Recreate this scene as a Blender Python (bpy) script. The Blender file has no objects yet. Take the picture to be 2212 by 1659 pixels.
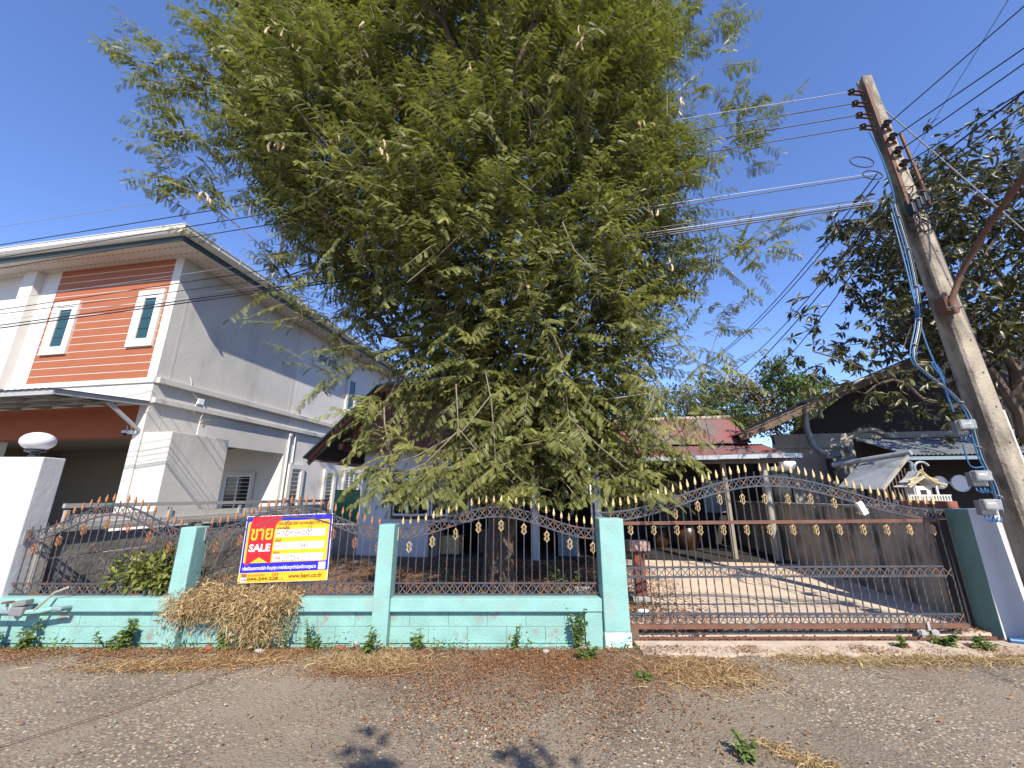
import bpy, bmesh, math, random
import numpy as np
from mathutils import Vector, Matrix, Euler
R = math.radians
random.seed(7)
rng = np.random.default_rng(11)
SC = bpy.context.scene
COL = SC.collection

# ------------------------------------------------------------------ camera, sky, sun, exposure
CAM_H, PITCH, FPX = 1.6, R(15.3), 861.0          # eye height, upward tilt, focal length on a 2212 wide frame
cam = bpy.data.cameras.new('camera')
cam.sensor_width = 36.0
cam.lens = 36.0 * FPX / 2212.0
cam.clip_start, cam.clip_end = 0.05, 2000
cam_o = bpy.data.objects.new('camera', cam)
COL.objects.link(cam_o)
cam_o.location = (0, 0, CAM_H)
cam_o.rotation_euler = (R(90) + PITCH, 0, 0)
SC.camera = cam_o

TOSUN = Vector((0.20, -1.07, 1.0)).normalized()
SUN_EL = math.asin(TOSUN.z)
SUN_AZ = math.atan2(TOSUN.x, TOSUN.y)             # clockwise from +Y
world = bpy.data.worlds.new('World')
SC.world = world
world.use_nodes = True
wn = world.node_tree.nodes
sky = wn.new('ShaderNodeTexSky')
sky.sky_type = 'NISHITA'
sky.sun_disc = False
sky.sun_elevation = SUN_EL
sky.sun_rotation = SUN_AZ
sky.altitude = 200
sky.air_density = 1.0
sky.dust_density = 0.0
sky.ozone_density = 6.0
wn['Background'].inputs['Strength'].default_value = 0.135
tint = wn.new('ShaderNodeMix'); tint.data_type = 'RGBA'; tint.blend_type = 'MULTIPLY'; tint.inputs[0].default_value = 1.0
tint.inputs[7].default_value = (1.0, 0.975, 1.15, 1)     # the phone camera's strong blue
world.node_tree.links.new(sky.outputs[0], tint.inputs[6])
world.node_tree.links.new(tint.outputs[2], wn['Background'].inputs['Color'])
sun = bpy.data.lights.new('sun', 'SUN')
sun.energy = 4.5
sun.angle = R(0.53)
sun.color = (1.0, 0.925, 0.80)
sun_o = bpy.data.objects.new('sun', sun)
COL.objects.link(sun_o)
sun_o.location = (6, -20, 20)
sun_o.rotation_euler = (-TOSUN).to_track_quat('-Z', 'Y').to_euler()
SC.view_settings.view_transform = 'Standard'
SC.view_settings.look = 'None'
SC.view_settings.exposure = 0.8
SC.view_settings.gamma = 1.0
SC.cycles.max_bounces = 6
SC.cycles.transparent_max_bounces = 6
SC.cycles.use_denoising = True

# ------------------------------------------------------------------ points measured on the photograph, put at their real depth
CS, SN = math.cos(PITCH), math.sin(PITCH)
def ray(u, v):
    x, y = (u - 1106) / FPX, -(v - 829.5) / FPX
    return Vector((x, CS - y * SN, SN + y * CS))
EYE = Vector((0, 0, CAM_H))
def at(u, v, Y):
    r = ray(u, v); return EYE + r * (Y / r.y)
def ground_at(u, v, z=0.0):
    r = ray(u, v); return EYE + r * ((z - CAM_H) / r.z)
def on_plane(u, v, p, n):
    r = ray(u, v); n = Vector(n); return EYE + r * ((Vector(p) - EYE).dot(n) / r.dot(n))
ROT = R(-10)                                      # the plots are turned ten degrees against the street line
E1 = Vector((math.cos(R(10)), -math.sin(R(10)), 0))
E2 = Vector((math.sin(R(10)), math.cos(R(10)), 0))

# ------------------------------------------------------------------ helpers
def link(o, parent=None):
    COL.objects.link(o)
    if parent is not None: o.parent = parent
    return o
def thing(name, label, cat, loc=(0, 0, 0), rz=0.0, group=None):
    o = link(bpy.data.objects.new(name, None))
    o.empty_display_size = 0.1
    o.location = loc; o.rotation_euler = (0, 0, rz)
    o['label'] = label; o['category'] = cat
    if group: o['group'] = group
    return o
def tag(o, label, cat, group=None):
    o['label'] = label; o['category'] = cat
    if group: o['group'] = group
    return o

class MB:
    """collects shapes for one mesh"""
    def __init__(s): s.v, s.f, s.m = [], [], []
    def add(s, vs, fs, mi=0):
        b = len(s.v); s.v += [tuple(x) for x in vs]
        s.f += [tuple(i + b for i in f) for f in fs]; s.m += [mi] * len(fs)
        return s
    def box(s, x0, x1, y0, y1, z0, z1, mi=0, M=None):
        vs = [Vector((x, y, z)) for z in (z0, z1) for x, y in ((x0, y0), (x1, y0), (x1, y1), (x0, y1))]
        if M is not None: vs = [M @ v for v in vs]
        return s.add(vs, [(3, 2, 1, 0), (4, 5, 6, 7), (0, 1, 5, 4), (1, 2, 6, 5), (2, 3, 7, 6), (3, 0, 4, 7)], mi)
    def bbox(s, x0, x1, y0, y1, z0, z1, b=0.01, mi=0):
        """box with chamfered edges"""
        bm = bmesh.new(); bmesh.ops.create_cube(bm, size=1)
        for v in bm.verts:
            v.co = ((x0 + x1) / 2 + v.co.x * (x1 - x0), (y0 + y1) / 2 + v.co.y * (y1 - y0), (z0 + z1) / 2 + v.co.z * (z1 - z0))
        bmesh.ops.bevel(bm, geom=list(bm.edges), offset=b, segments=2, affect='EDGES', profile=0.6)
        bm.verts.index_update()
        s.add([v.co.copy() for v in bm.verts], [[v.index for v in f.verts] for f in bm.faces], mi)
        bm.free(); return s
    def bar(s, a, b, w, h, mi=0, up=(0, 0, 1)):
        """rectangular bar from a to b; w across, h along up"""
        a, b = Vector(a), Vector(b); d = (b - a).normalized(); u = Vector(up)
        x = d.cross(u)
        if x.length < 1e-4: x = d.cross(Vector((0, 1, 0)))
        x.normalize(); y = x.cross(d).normalized()
        vs = [p + x * (sx * w / 2) + y * (sy * h / 2) for p in (a, b) for sx, sy in ((-1, -1), (1, -1), (1, 1), (-1, 1))]
        return s.add(vs, [(0, 1, 2, 3), (7, 6, 5, 4), (0, 4, 5, 1), (1, 5, 6, 2), (2, 6, 7, 3), (3, 7, 4, 0)], mi)
    def tube(s, pts, r, n=8, mi=0, cap=True):
        pts = [Vector(p) for p in pts]; rs = r if isinstance(r, (list, tuple)) else [r] * len(pts)
        vs = []; X = None
        for i, p in enumerate(pts):
            d = (pts[min(i + 1, len(pts) - 1)] - pts[max(i - 1, 0)]).normalized()
            if X is None:
                X = d.cross(Vector((0.13, 0.21, 1)))
                if X.length < 1e-3: X = d.cross(Vector((1, 0, 0)))
            X = (X - d * X.dot(d)).normalized(); Yv = d.cross(X)
            for k in range(n):
                a = 2 * math.pi * k / n; vs.append(p + (X * math.cos(a) + Yv * math.sin(a)) * rs[i])
        fs = []
        for i in range(len(pts) - 1):
            for k in range(n):
                k2 = (k + 1) % n; fs.append((i * n + k, i * n + k2, (i + 1) * n + k2, (i + 1) * n + k))
        if cap:
            fs.append(tuple(range(n - 1, -1, -1))); fs.append(tuple((len(pts) - 1) * n + k for k in range(n)))
        return s.add(vs, fs, mi)
    def lathe(s, prof, c=(0, 0, 0), n=16, mi=0, M=None):
        """prof: (radius, height) pairs turned about z"""
        c = Vector(c); vs = []
        for r_, z in prof:
            for k in range(n):
                a = 2 * math.pi * k / n; v = Vector((r_ * math.cos(a), r_ * math.sin(a), z))
                vs.append((M @ v if M is not None else v) + c)
        fs = [(i * n + k, i * n + (k + 1) % n, (i + 1) * n + (k + 1) % n, (i + 1) * n + k) for i in range(len(prof) - 1) for k in range(n)]
        fs.append(tuple(range(n - 1, -1, -1))); fs.append(tuple((len(prof) - 1) * n + k for k in range(n)))
        return s.add(vs, fs, mi)
    def prism(s, poly, axis, d0, d1, mi=0, M=None):
        """polygon extruded along an axis ('x','y','z')"""
        def P(a, b, d): return Vector({'x': (d, a, b), 'y': (a, d, b), 'z': (a, b, d)}[axis])
        n = len(poly); vs = [P(a, b, d0) for a, b in poly] + [P(a, b, d1) for a, b in poly]
        if M is not None: vs = [M @ v for v in vs]
        fs = [tuple(range(n)), tuple(range(2 * n - 1, n - 1, -1))] + [(i, i + n, (i + 1) % n + n, (i + 1) % n) for i in range(n)]
        return s.add(vs, fs, mi)
    def quad(s, a, b, c, d, mi=0): return s.add([a, b, c, d], [(0, 1, 2, 3)], mi)
    def mesh(s, name, mats, smooth=False):
        me = bpy.data.meshes.new(name); me.from_pydata(s.v, [], s.f)
        for m in (mats if isinstance(mats, (list, tuple)) else [mats]): me.materials.append(m)
        if any(s.m): me.polygons.foreach_set('material_index', s.m)
        bm = bmesh.new(); bm.from_mesh(me); bmesh.ops.recalc_face_normals(bm, faces=bm.faces); bm.to_mesh(me); bm.free()
        if smooth:
            me.polygons.foreach_set('use_smooth', [True] * len(me.polygons))
            try: me.set_sharp_from_angle(angle=R(40))
            except Exception: pass
        me.update(); return me
    def build(s, name, mats, parent=None, smooth=False):
        return link(bpy.data.objects.new(name, s.mesh(name, mats, smooth)), parent)

def put(name, me, parent, loc=(0, 0, 0), rot=(0, 0, 0), scale=(1, 1, 1)):
    """another piece that shares a mesh"""
    o = bpy.data.objects.new(name, me); o.location = loc; o.rotation_euler = rot; o.scale = scale
    return link(o, parent)
def struct(o): o['kind'] = 'structure'; return o
def stuff(o): o['kind'] = 'stuff'; return o

def raw_mesh(name, verts, faces_n, mats, attrs=None, parent=None, mat_idx=None):
    """big mesh from numpy: verts (N,3); faces_n (M,k)"""
    me = bpy.data.meshes.new(name)
    M, k = faces_n.shape
    me.vertices.add(len(verts)); me.vertices.foreach_set('co', verts.astype(np.float32).ravel())
    me.loops.add(M * k); me.loops.foreach_set('vertex_index', faces_n.astype(np.int32).ravel())
    me.polygons.add(M); me.polygons.foreach_set('loop_start', np.arange(0, M * k, k, dtype=np.int32))
    try: me.polygons.foreach_set('loop_total', np.full(M, k, dtype=np.int32))
    except Exception: pass
    for m in (mats if isinstance(mats, (list, tuple)) else [mats]): me.materials.append(m)
    if mat_idx is not None: me.polygons.foreach_set('material_index', mat_idx.astype(np.int32))
    if attrs:
        for an, arr in attrs.items():
            at_ = me.attributes.new(an, 'FLOAT', 'POINT'); at_.data.foreach_set('value', arr.astype(np.float32))
    me.update(calc_edges=True); me.validate()
    return link(bpy.data.objects.new(name, me), parent)

def norm(a): return a / np.maximum(np.linalg.norm(a, axis=-1, keepdims=True), 1e-9)

# ------------------------------------------------------------------ materials
def nodes_of(name):
    m = bpy.data.materials.new(name); m.use_nodes = True
    nt = m.node_tree; return m, nt, nt.nodes['Principled BSDF']
def N(nt, kind, **kw):
    n = nt.nodes.new(kind)
    for k, v in kw.items():
        if k in n.inputs: n.inputs[k].default_value = v
        else: setattr(n, k, v)
    return n
def ramp(nt, fac, stops):
    r = nt.nodes.new('ShaderNodeValToRGB'); e = r.color_ramp.elements
    while len(e) < len(stops): e.new(0.5)
    for el, (p, c) in zip(e, stops):
        el.position = p; el.color = (c, c, c, 1) if isinstance(c, (int, float)) else (*c, 1)
    nt.links.new(fac, r.inputs[0]); return r
def mixc(nt, fac, a, b, mode='MIX'):
    m = nt.nodes.new('ShaderNodeMix'); m.data_type = 'RGBA'; m.blend_type = mode
    for i, x in ((0, fac), (6, a), (7, b)):
        if isinstance(x, (int, float)): m.inputs[i].default_value = x
        elif isinstance(x, tuple): m.inputs[i].default_value = (*x, 1)
        else: nt.links.new(x, m.inputs[i])
    return m.outputs[2]
def noise(nt, scale, detail=4, rough=0.55, vec=None, stretch=None):
    n = N(nt, 'ShaderNodeTexNoise', Scale=scale, Detail=detail, Roughness=rough)
    p = vec or pos(nt)
    if stretch:
        mp = nt.nodes.new('ShaderNodeMapping'); mp.inputs['Scale'].default_value = stretch
        nt.links.new(p, mp.inputs[0]); p = mp.outputs[0]
    nt.links.new(p, n.inputs['Vector']); return n.outputs[0]
def pos(nt):
    g = nt.nodes.get('Geometry') or nt.nodes.new('ShaderNodeNewGeometry')
    return g.outputs['Position']
def bump(nt, bs, h, strength=0.3, dist=0.01):
    b = N(nt, 'ShaderNodeBump', Strength=strength, Distance=dist); nt.links.new(h, b.inputs['Height'])
    nt.links.new(b.outputs[0], bs.inputs['Normal'])
def mat(name, col, rough=0.7, var=0.18, scale=3.0, bmp=0.0, bscale=60.0, metal=0.0, dirt=None, dirt_amt=(0.55, 0.7), dirt_scale=2.0, streak=None, spec=None):
    """painted / plain surface with uneven tone; dirt = second colour showing in patches"""
    m, nt, bs = nodes_of(name)
    n1 = noise(nt, scale, 5)
    r = ramp(nt, n1, [(0.25, 1 - var), (0.75, 1 + var * 0.5)])
    c = mixc(nt, 1.0, col, r.outputs[0], 'MULTIPLY')
    if dirt is not None:
        n2 = noise(nt, dirt_scale, 7, 0.65, stretch=streak)
        r2 = ramp(nt, n2, [(dirt_amt[0], 0.0), (dirt_amt[1], 1.0)])
        c = mixc(nt, r2.outputs[0], c, dirt)
    nt.links.new(c, bs.inputs['Base Color'])
    bs.inputs['Roughness'].default_value = rough; bs.inputs['Metallic'].default_value = metal
    if spec is not None: bs.inputs['Specular IOR Level'].default_value = spec
    if bmp: bump(nt, bs, noise(nt, bscale, 4), bmp, 0.02)
    return m

def leaf_mat(name, dark, light, rough=0.45, trans=0.3, spec=0.4):
    m, nt, bs = nodes_of(name)
    a = N(nt, 'ShaderNodeAttribute', attribute_name='tint')
    c = mixc(nt, a.outputs['Fac'], dark, light)
    nt.links.new(c, bs.inputs['Base Color'])
    bs.inputs['Roughness'].default_value = rough; bs.inputs['Specular IOR Level'].default_value = spec
    t = nt.nodes.new('ShaderNodeBsdfTranslucent')
    c2 = mixc(nt, 1.0, c, (1.0, 1.1, 0.55), 'MULTIPLY'); nt.links.new(c2, t.inputs['Color'])
    mx = N(nt, 'ShaderNodeMixShader'); mx.inputs[0].default_value = trans
    nt.links.new(bs.outputs[0], mx.inputs[1]); nt.links.new(t.outputs[0], mx.inputs[2])
    nt.links.new(mx.outputs[0], nt.nodes['Material Output'].inputs['Surface'])
    return m

M = {}
M['teal'] = mat('teal_paint', (0.23, 0.43, 0.385), 0.75, 0.16, 3.5, 0.25, 45, dirt=(0.27, 0.35, 0.31), dirt_amt=(0.54, 0.80), dirt_scale=4.0)
M['teal_low'] = mat('teal_paint_worn', (0.225, 0.42, 0.37), 0.8, 0.2, 4.0, 0.35, 40, dirt=(0.24, 0.25, 0.22), dirt_amt=(0.56, 0.66), dirt_scale=5.5)
M['teal_peel'] = mat('teal_paint_peeled', (0.62, 0.60, 0.50), 0.85, 0.2, 6.0, 0.4, 40, dirt=(0.28, 0.55, 0.49), dirt_amt=(0.50, 0.56), dirt_scale=5)
M['sage'] = mat('sage_paint', (0.13, 0.235, 0.20), 0.75, 0.12, 3.0, 0.15, 40)
M['white_wall'] = mat('white_render', (0.63, 0.605, 0.56), 0.85, 0.08, 1.4, 0.25, 30)
M['pale_wall'] = mat('pale_render', (0.55, 0.525, 0.475), 0.85, 0.12, 1.2, 0.22, 14, dirt=(0.38, 0.36, 0.325), dirt_amt=(0.52, 0.78), dirt_scale=1.3, streak=(1, 1, 0.35))
M['pillar_white'] = mat('pillar_white', (0.64, 0.62, 0.585), 0.85, 0.12, 2.0, 0.2, 16, dirt=(0.45, 0.43, 0.40), dirt_amt=(0.58, 0.8), dirt_scale=2.2)
M['porch_wall_shaded'] = mat('porch_wall_shaded', (0.17, 0.14, 0.105), 0.85, 0.08, 1.5)  # dark brown: the dimness under the porch is put into the colour
M['joint'] = mat('joint_white', (0.66, 0.60, 0.53), 0.8, 0.05)
M['cream'] = mat('cream_gutter', (0.66, 0.64, 0.57), 0.5, 0.06)
M['soffit'] = mat('soffit_board', (0.62, 0.55, 0.48), 0.8, 0.06, 2)
M['vent'] = mat('soffit_vent', (0.33, 0.28, 0.24), 0.9, 0.1)
M['fascia'] = mat('dark_green_fascia', (0.028, 0.05, 0.047), 0.5, 0.1)
M['orange'] = mat('orange_board', (0.34, 0.105, 0.042), 0.7, 0.10, 2.0, 0.1, 50)
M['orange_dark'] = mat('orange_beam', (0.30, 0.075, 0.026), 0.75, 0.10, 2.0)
M['frame'] = mat('white_frame', (0.74, 0.74, 0.74), 0.45, 0.04)
M['tile'] = mat('roof_tile_grey', (0.10, 0.10, 0.10), 0.7, 0.2, 5)
M['steel'] = mat('grey_steel', (0.36, 0.355, 0.34), 0.55, 0.15, 5, dirt=(0.22, 0.20, 0.18), dirt_amt=(0.6, 0.75), dirt_scale=5)
M['sheet_under'] = mat('awning_sheet', (0.10, 0.095, 0.09), 0.6, 0.15)
M['iron'] = mat('iron_paint', (0.05, 0.055, 0.066), 0.5, 0.2, 9, dirt=(0.16, 0.065, 0.03), dirt_amt=(0.50, 0.66), dirt_scale=7, spec=0.5)
M['iron_x'] = mat('iron_brace', (0.085, 0.09, 0.105), 0.5, 0.2, 9, dirt=(0.20, 0.10, 0.05), dirt_amt=(0.46, 0.60), dirt_scale=11)
M['gate_iron'] = mat('gate_iron_paint', (0.055, 0.062, 0.074), 0.45, 0.2, 9, dirt=(0.16, 0.085, 0.05), dirt_amt=(0.54, 0.68), dirt_scale=8, spec=0.6)
M['rust'] = mat('rusty_rail', (0.15, 0.068, 0.042), 0.75, 0.3, 7, 0.3, 60, dirt=(0.14, 0.14, 0.15), dirt_amt=(0.58, 0.70), dirt_scale=3)
M['gold'] = mat('gold_paint', (0.60, 0.43, 0.20), 0.5, 0.25, 14, dirt=(0.40, 0.20, 0.07), dirt_amt=(0.56, 0.72), dirt_scale=22)
M['copper'] = mat('copper_paint', (0.36, 0.15, 0.065), 0.55, 0.25, 14, dirt=(0.25, 0.10, 0.04), dirt_amt=(0.56, 0.72), dirt_scale=22)
M['conc'] = mat('grey_concrete', (0.33, 0.31, 0.27), 0.9, 0.2, 3, 0.5, 25, dirt=(0.16, 0.15, 0.13), dirt_amt=(0.52, 0.72), dirt_scale=3.5)
M['conc_dark'] = mat('weathered_wall', (0.40, 0.335, 0.255), 0.92, 0.25, 2.5, 0.6, 22, dirt=(0.075, 0.065, 0.05), dirt_amt=(0.48, 0.66), dirt_scale=2.2, streak=(1, 1, 0.45))
M['old_panel'] = mat('old_concrete_panel', (0.20, 0.185, 0.16), 0.92, 0.25, 3.0, 0.6, 22, dirt=(0.075, 0.07, 0.06), dirt_amt=(0.46, 0.66), dirt_scale=3.2)
M['pole'] = mat('pole_concrete', (0.37, 0.315, 0.235), 0.9, 0.35, 5, 0.7, 30, dirt=(0.15, 0.125, 0.095), dirt_amt=(0.46, 0.60), dirt_scale=4, streak=(1, 1, 0.4))
M['red_wood'] = mat('red_brown_wood', (0.155, 0.045, 0.03), 0.65, 0.25, 5, 0.2, 40, dirt=(0.20, 0.15, 0.13), dirt_amt=(0.66, 0.78), dirt_scale=7)
M['old_wood'] = mat('weathered_wood', (0.13, 0.09, 0.065), 0.85, 0.3, 6, 0.4, 40)
M['shade_wall'] = mat('side_house_wall_shaded', (0.33, 0.30, 0.255), 0.88, 0.15, 2.0, 0.3, 22, dirt=(0.12, 0.105, 0.09), dirt_amt=(0.55, 0.75), dirt_scale=1.5)  # darker than its cream paint: the wall's shade is put into the colour
M['column_cream'] = mat('column_cream', (0.27, 0.235, 0.18), 0.85, 0.15)
M['house_white'] = mat('house_white', (0.66, 0.655, 0.64), 0.88, 0.10, 2.0, 0.3, 22, dirt=(0.40, 0.38, 0.34), dirt_amt=(0.62, 0.8), dirt_scale=2.0)
M['shade_dark'] = mat('painted_shade', (0.03, 0.025, 0.022), 0.9, 0.2)  # near-black colour standing in for shade in rooms, openings and the porch
M['zinc'] = mat('zinc_gutter', (0.42, 0.44, 0.45), 0.45, 0.2, 6, metal=0.5, dirt=(0.25, 0.23, 0.20), dirt_amt=(0.55, 0.7), dirt_scale=5)
M['tin'] = mat('corrugated_tin', (0.27, 0.29, 0.31), 0.5, 0.2, 4, metal=0.3, dirt=(0.13, 0.11, 0.09), dirt_amt=(0.5, 0.7), dirt_scale=3)
M['pvc'] = mat('grey_blue_pipe', (0.19, 0.25, 0.28), 0.45, 0.1)
M['cable_blue'] = mat('blue_cable', (0.022, 0.11, 0.24), 0.45, 0.1)
M['cable_black'] = mat('black_cable', (0.018, 0.018, 0.02), 0.5, 0.1)
M['cable_grey'] = mat('bare_wire', (0.33, 0.33, 0.33), 0.45, 0.1, metal=0.3)
M['ceramic'] = mat('brown_insulator', (0.035, 0.025, 0.022), 0.25, 0.2)
M['meter_grey'] = mat('meter_case', (0.20, 0.20, 0.19), 0.5, 0.1)
M['white_plastic'] = mat('white_plastic', (0.75, 0.75, 0.75), 0.4, 0.03)
M['black_plastic'] = mat('black_plastic', (0.02, 0.022, 0.02), 0.4, 0.1)
M['bark'] = mat('bark', (0.115, 0.082, 0.06), 0.95, 0.35, 8, 0.9, 30, dirt=(0.22, 0.175, 0.14), dirt_amt=(0.55, 0.7), dirt_scale=12, streak=(1, 1, 0.3))
M['twig'] = mat('twig_bark', (0.25, 0.205, 0.15), 0.85, 0.25, 10)
M['pod'] = mat('tamarind_pod', (0.56, 0.41, 0.25), 0.75, 0.25, 12)
M['green_sheet'] = mat('green_sheet', (0.018, 0.135, 0.06), 0.45, 0.12, 3)
M['apron'] = mat('beige_concrete', (0.52, 0.42, 0.32), 0.9, 0.2, 5, 0.4, 40, dirt=(0.30, 0.22, 0.15), dirt_amt=(0.55, 0.72), dirt_scale=4)
M['drive'] = mat('driveway_concrete', (0.60, 0.47, 0.34), 0.9, 0.16, 2.2, 0.35, 40, dirt=(0.27, 0.20, 0.14), dirt_amt=(0.56, 0.74), dirt_scale=3)
M['brick'] = mat('red_brick', (0.28, 0.10, 0.06), 0.9, 0.25, 6, 0.4, 30)
M['shrine'] = mat('shrine_white', (0.62, 0.60, 0.54), 0.7, 0.1, 6, dirt=(0.35, 0.33, 0.28), dirt_amt=(0.6, 0.75), dirt_scale=9)
M['shrine_gold'] = mat('shrine_gold', (0.50, 0.38, 0.17), 0.5, 0.2, 9)
M['jar'] = mat('glazed_jar', (0.055, 0.026, 0.011), 0.3, 0.3, 9)  # glaze darkened: the porch's shade is put into the colour
M['pink'] = mat('pink_stone', (0.40, 0.26, 0.235), 0.85, 0.15)
M['bag'] = mat('plastic_litter', (0.36, 0.35, 0.33), 0.35, 0.1, 20, 0.6, 40)

def glass_mat(name, col, rough=0.06):
    m, nt, bs = nodes_of(name)
    bs.inputs['Base Color'].default_value = (*col, 1); bs.inputs['Roughness'].default_value = rough
    bs.inputs['Specular IOR Level'].default_value = 0.6
    return m
M['glass_green'] = glass_mat('tinted_glass', (0.02, 0.06, 0.055))
M['glass_dark'] = glass_mat('dark_glass', (0.012, 0.014, 0.014))
m, nt, bs = nodes_of('clear_cover'); M['clear'] = m
bs.inputs['Base Color'].default_value = (0.8, 0.82, 0.8, 1); bs.inputs['Roughness'].default_value = 0.08
bs.inputs['Transmission Weight'].default_value = 0.75; bs.inputs['IOR'].default_value = 1.2
m, nt, bs = nodes_of('frosted_globe'); M['globe'] = m
bs.inputs['Base Color'].default_value = (0.70, 0.68, 0.72, 1); bs.inputs['Roughness'].default_value = 0.25
bs.inputs['Subsurface Weight'].default_value = 0.3; bs.inputs['Subsurface Radius'].default_value = (0.1, 0.1, 0.1)
bump(nt, bs, noise(nt, 220, 2), 0.25, 0.004)

# corrugated sheets: weathered grey with flaking red paint
m, nt, bs = nodes_of('red_grey_sheet'); M['red_sheet'] = m
n1 = noise(nt, 0.9, 6, 0.6, stretch=(1.6, 0.5, 0.5)); n2 = noise(nt, 9, 6, 0.7, stretch=(2.0, 0.35, 0.35))
mul = N(nt, 'ShaderNodeMath', operation='MULTIPLY_ADD'); nt.links.new(n2, mul.inputs[0]); mul.inputs[1].default_value = 0.55; nt.links.new(n1, mul.inputs[2])
rr = ramp(nt, mul.outputs[0], [(0.70, 0.0), (0.86, 0.9)])
g = mixc(nt, noise(nt, 14, 5), (0.11, 0.085, 0.075), (0.26, 0.21, 0.185))
c = mixc(nt, rr.outputs[0], g, (0.33, 0.088, 0.078))
wr = ramp(nt, noise(nt, 26, 4), [(0.66, 0.0), (0.74, 0.7)]); c = mixc(nt, wr.outputs[0], c, (0.40, 0.30, 0.28))
nt.links.new(c, bs.inputs['Base Color']); bs.inputs['Roughness'].default_value = 0.85
bump(nt, bs, noise(nt, 60, 3), 0.3, 0.01)

# road: worn surface with exposed stones
m, nt, bs = nodes_of('road_surface'); M['road'] = m
def vor(nt, sc, feat='F1', rand=1.0, vec=None):
    v = N(nt, 'ShaderNodeTexVoronoi', Scale=sc, Randomness=rand); v.feature = feat
    nt.links.new(vec or pos(nt), v.inputs['Vector']); return v
v1 = vor(nt, 44)
sep = nt.nodes.new('ShaderNodeSeparateColor'); nt.links.new(v1.outputs['Color'], sep.inputs[0])
stone = ramp(nt, sep.outputs[0], [(0.0, (0.085, 0.080, 0.076)), (0.35, (0.18, 0.165, 0.145)), (0.72, (0.30, 0.265, 0.215)), (0.93, (0.43, 0.385, 0.32)), (1.0, (0.58, 0.54, 0.47))])
edge = ramp(nt, v1.outputs['Distance'], [(0.38, 0.0), (0.55, 1.0)])
bind = mixc(nt, noise(nt, 30, 4), (0.10, 0.083, 0.066), (0.24, 0.20, 0.155))
big = noise(nt, 0.55, 5, 0.6)
c = mixc(nt, edge.outputs[0], stone.outputs[0], bind)
fine = ramp(nt, noise(nt, 0.9, 6, 0.62), [(0.44, 0.0), (0.58, 0.85)])        # places still covered by fines
c = mixc(nt, fine.outputs[0], c, mixc(nt, noise(nt, 90, 3), (0.165, 0.142, 0.12), (0.25, 0.215, 0.175)))
tone = ramp(nt, big, [(0.3, 0.70), (0.70, 1.18)])
c = mixc(nt, 1.0, c, tone.outputs[0], 'MULTIPLY'); c = mixc(nt, 1.0, c, (1.14, 1.06, 0.93), 'MULTIPLY')
nt.links.new(c, bs.inputs['Base Color']); bs.inputs['Roughness'].default_value = 0.9
hgt = mixc(nt, 0.5, edge.outputs[0], noise(nt, 150, 3))
inv = N(nt, 'ShaderNodeInvert'); nt.links.new(edge.outputs[0], inv.inputs[1])
hh = mixc(nt, 0.35, inv.outputs[0], noise(nt, 160, 3)); bump(nt, bs, hh, 0.7, 0.008)

m, nt, bs = nodes_of('yard_soil'); M['soil'] = m
c = mixc(nt, noise(nt, 1.2, 6), (0.10, 0.068, 0.047), (0.23, 0.17, 0.125))
sp = ramp(nt, noise(nt, 22, 5, 0.7), [(0.5, 0.0), (0.64, 1.0)]); c = mixc(nt, sp.outputs[0], c, (0.16, 0.075, 0.042))
nt.links.new(c, bs.inputs['Base Color']); bs.inputs['Roughness'].default_value = 0.95; bump(nt, bs, noise(nt, 35, 5), 0.8, 0.03)

M['leaf'] = leaf_mat('tamarind_leaf', (0.062, 0.080, 0.016), (0.315, 0.315, 0.085), 0.45, 0.34, 0.4)
M['mango'] = leaf_mat('mango_leaf', (0.026, 0.034, 0.012), (0.155, 0.140, 0.055), 0.38, 0.2, 0.5)
M['far_leaf'] = leaf_mat('far_leaf', (0.05, 0.085, 0.02), (0.16, 0.19, 0.04), 0.5, 0.3)
M['far_leaf_dark'] = leaf_mat('far_leaf_dark', (0.035, 0.065, 0.018), (0.11, 0.145, 0.035), 0.5, 0.3)
M['far_leaf_dry'] = leaf_mat('far_leaf_dry', (0.10, 0.10, 0.03), (0.34, 0.20, 0.10), 0.6, 0.25)
M['bush'] = leaf_mat('bush_leaf', (0.075, 0.10, 0.018), (0.24, 0.25, 0.045), 0.4, 0.25)
M['weed'] = leaf_mat('weed_leaf', (0.06, 0.10, 0.02), (0.21, 0.27, 0.07), 0.5, 0.25)
M['straw'] = leaf_mat('dry_straw', (0.26, 0.165, 0.075), (0.66, 0.50, 0.27), 0.8, 0.2, 0.2)
M['litter'] = leaf_mat('fallen_leaf', (0.125, 0.050, 0.024), (0.42, 0.225, 0.105), 0.85, 0.1, 0.2)

# ================================================================== SETTING
def sheet(name, poly, z, m, sub=None):
    mb = MB(); mb.add([(x, y, z) for x, y in poly], [tuple(range(len(poly)))])
    return struct(mb.build(name, m))
sheet('ground', [(-400, -400), (400, -400), (400, 400), (-400, 400)], -0.02, M['soil'])
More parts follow.
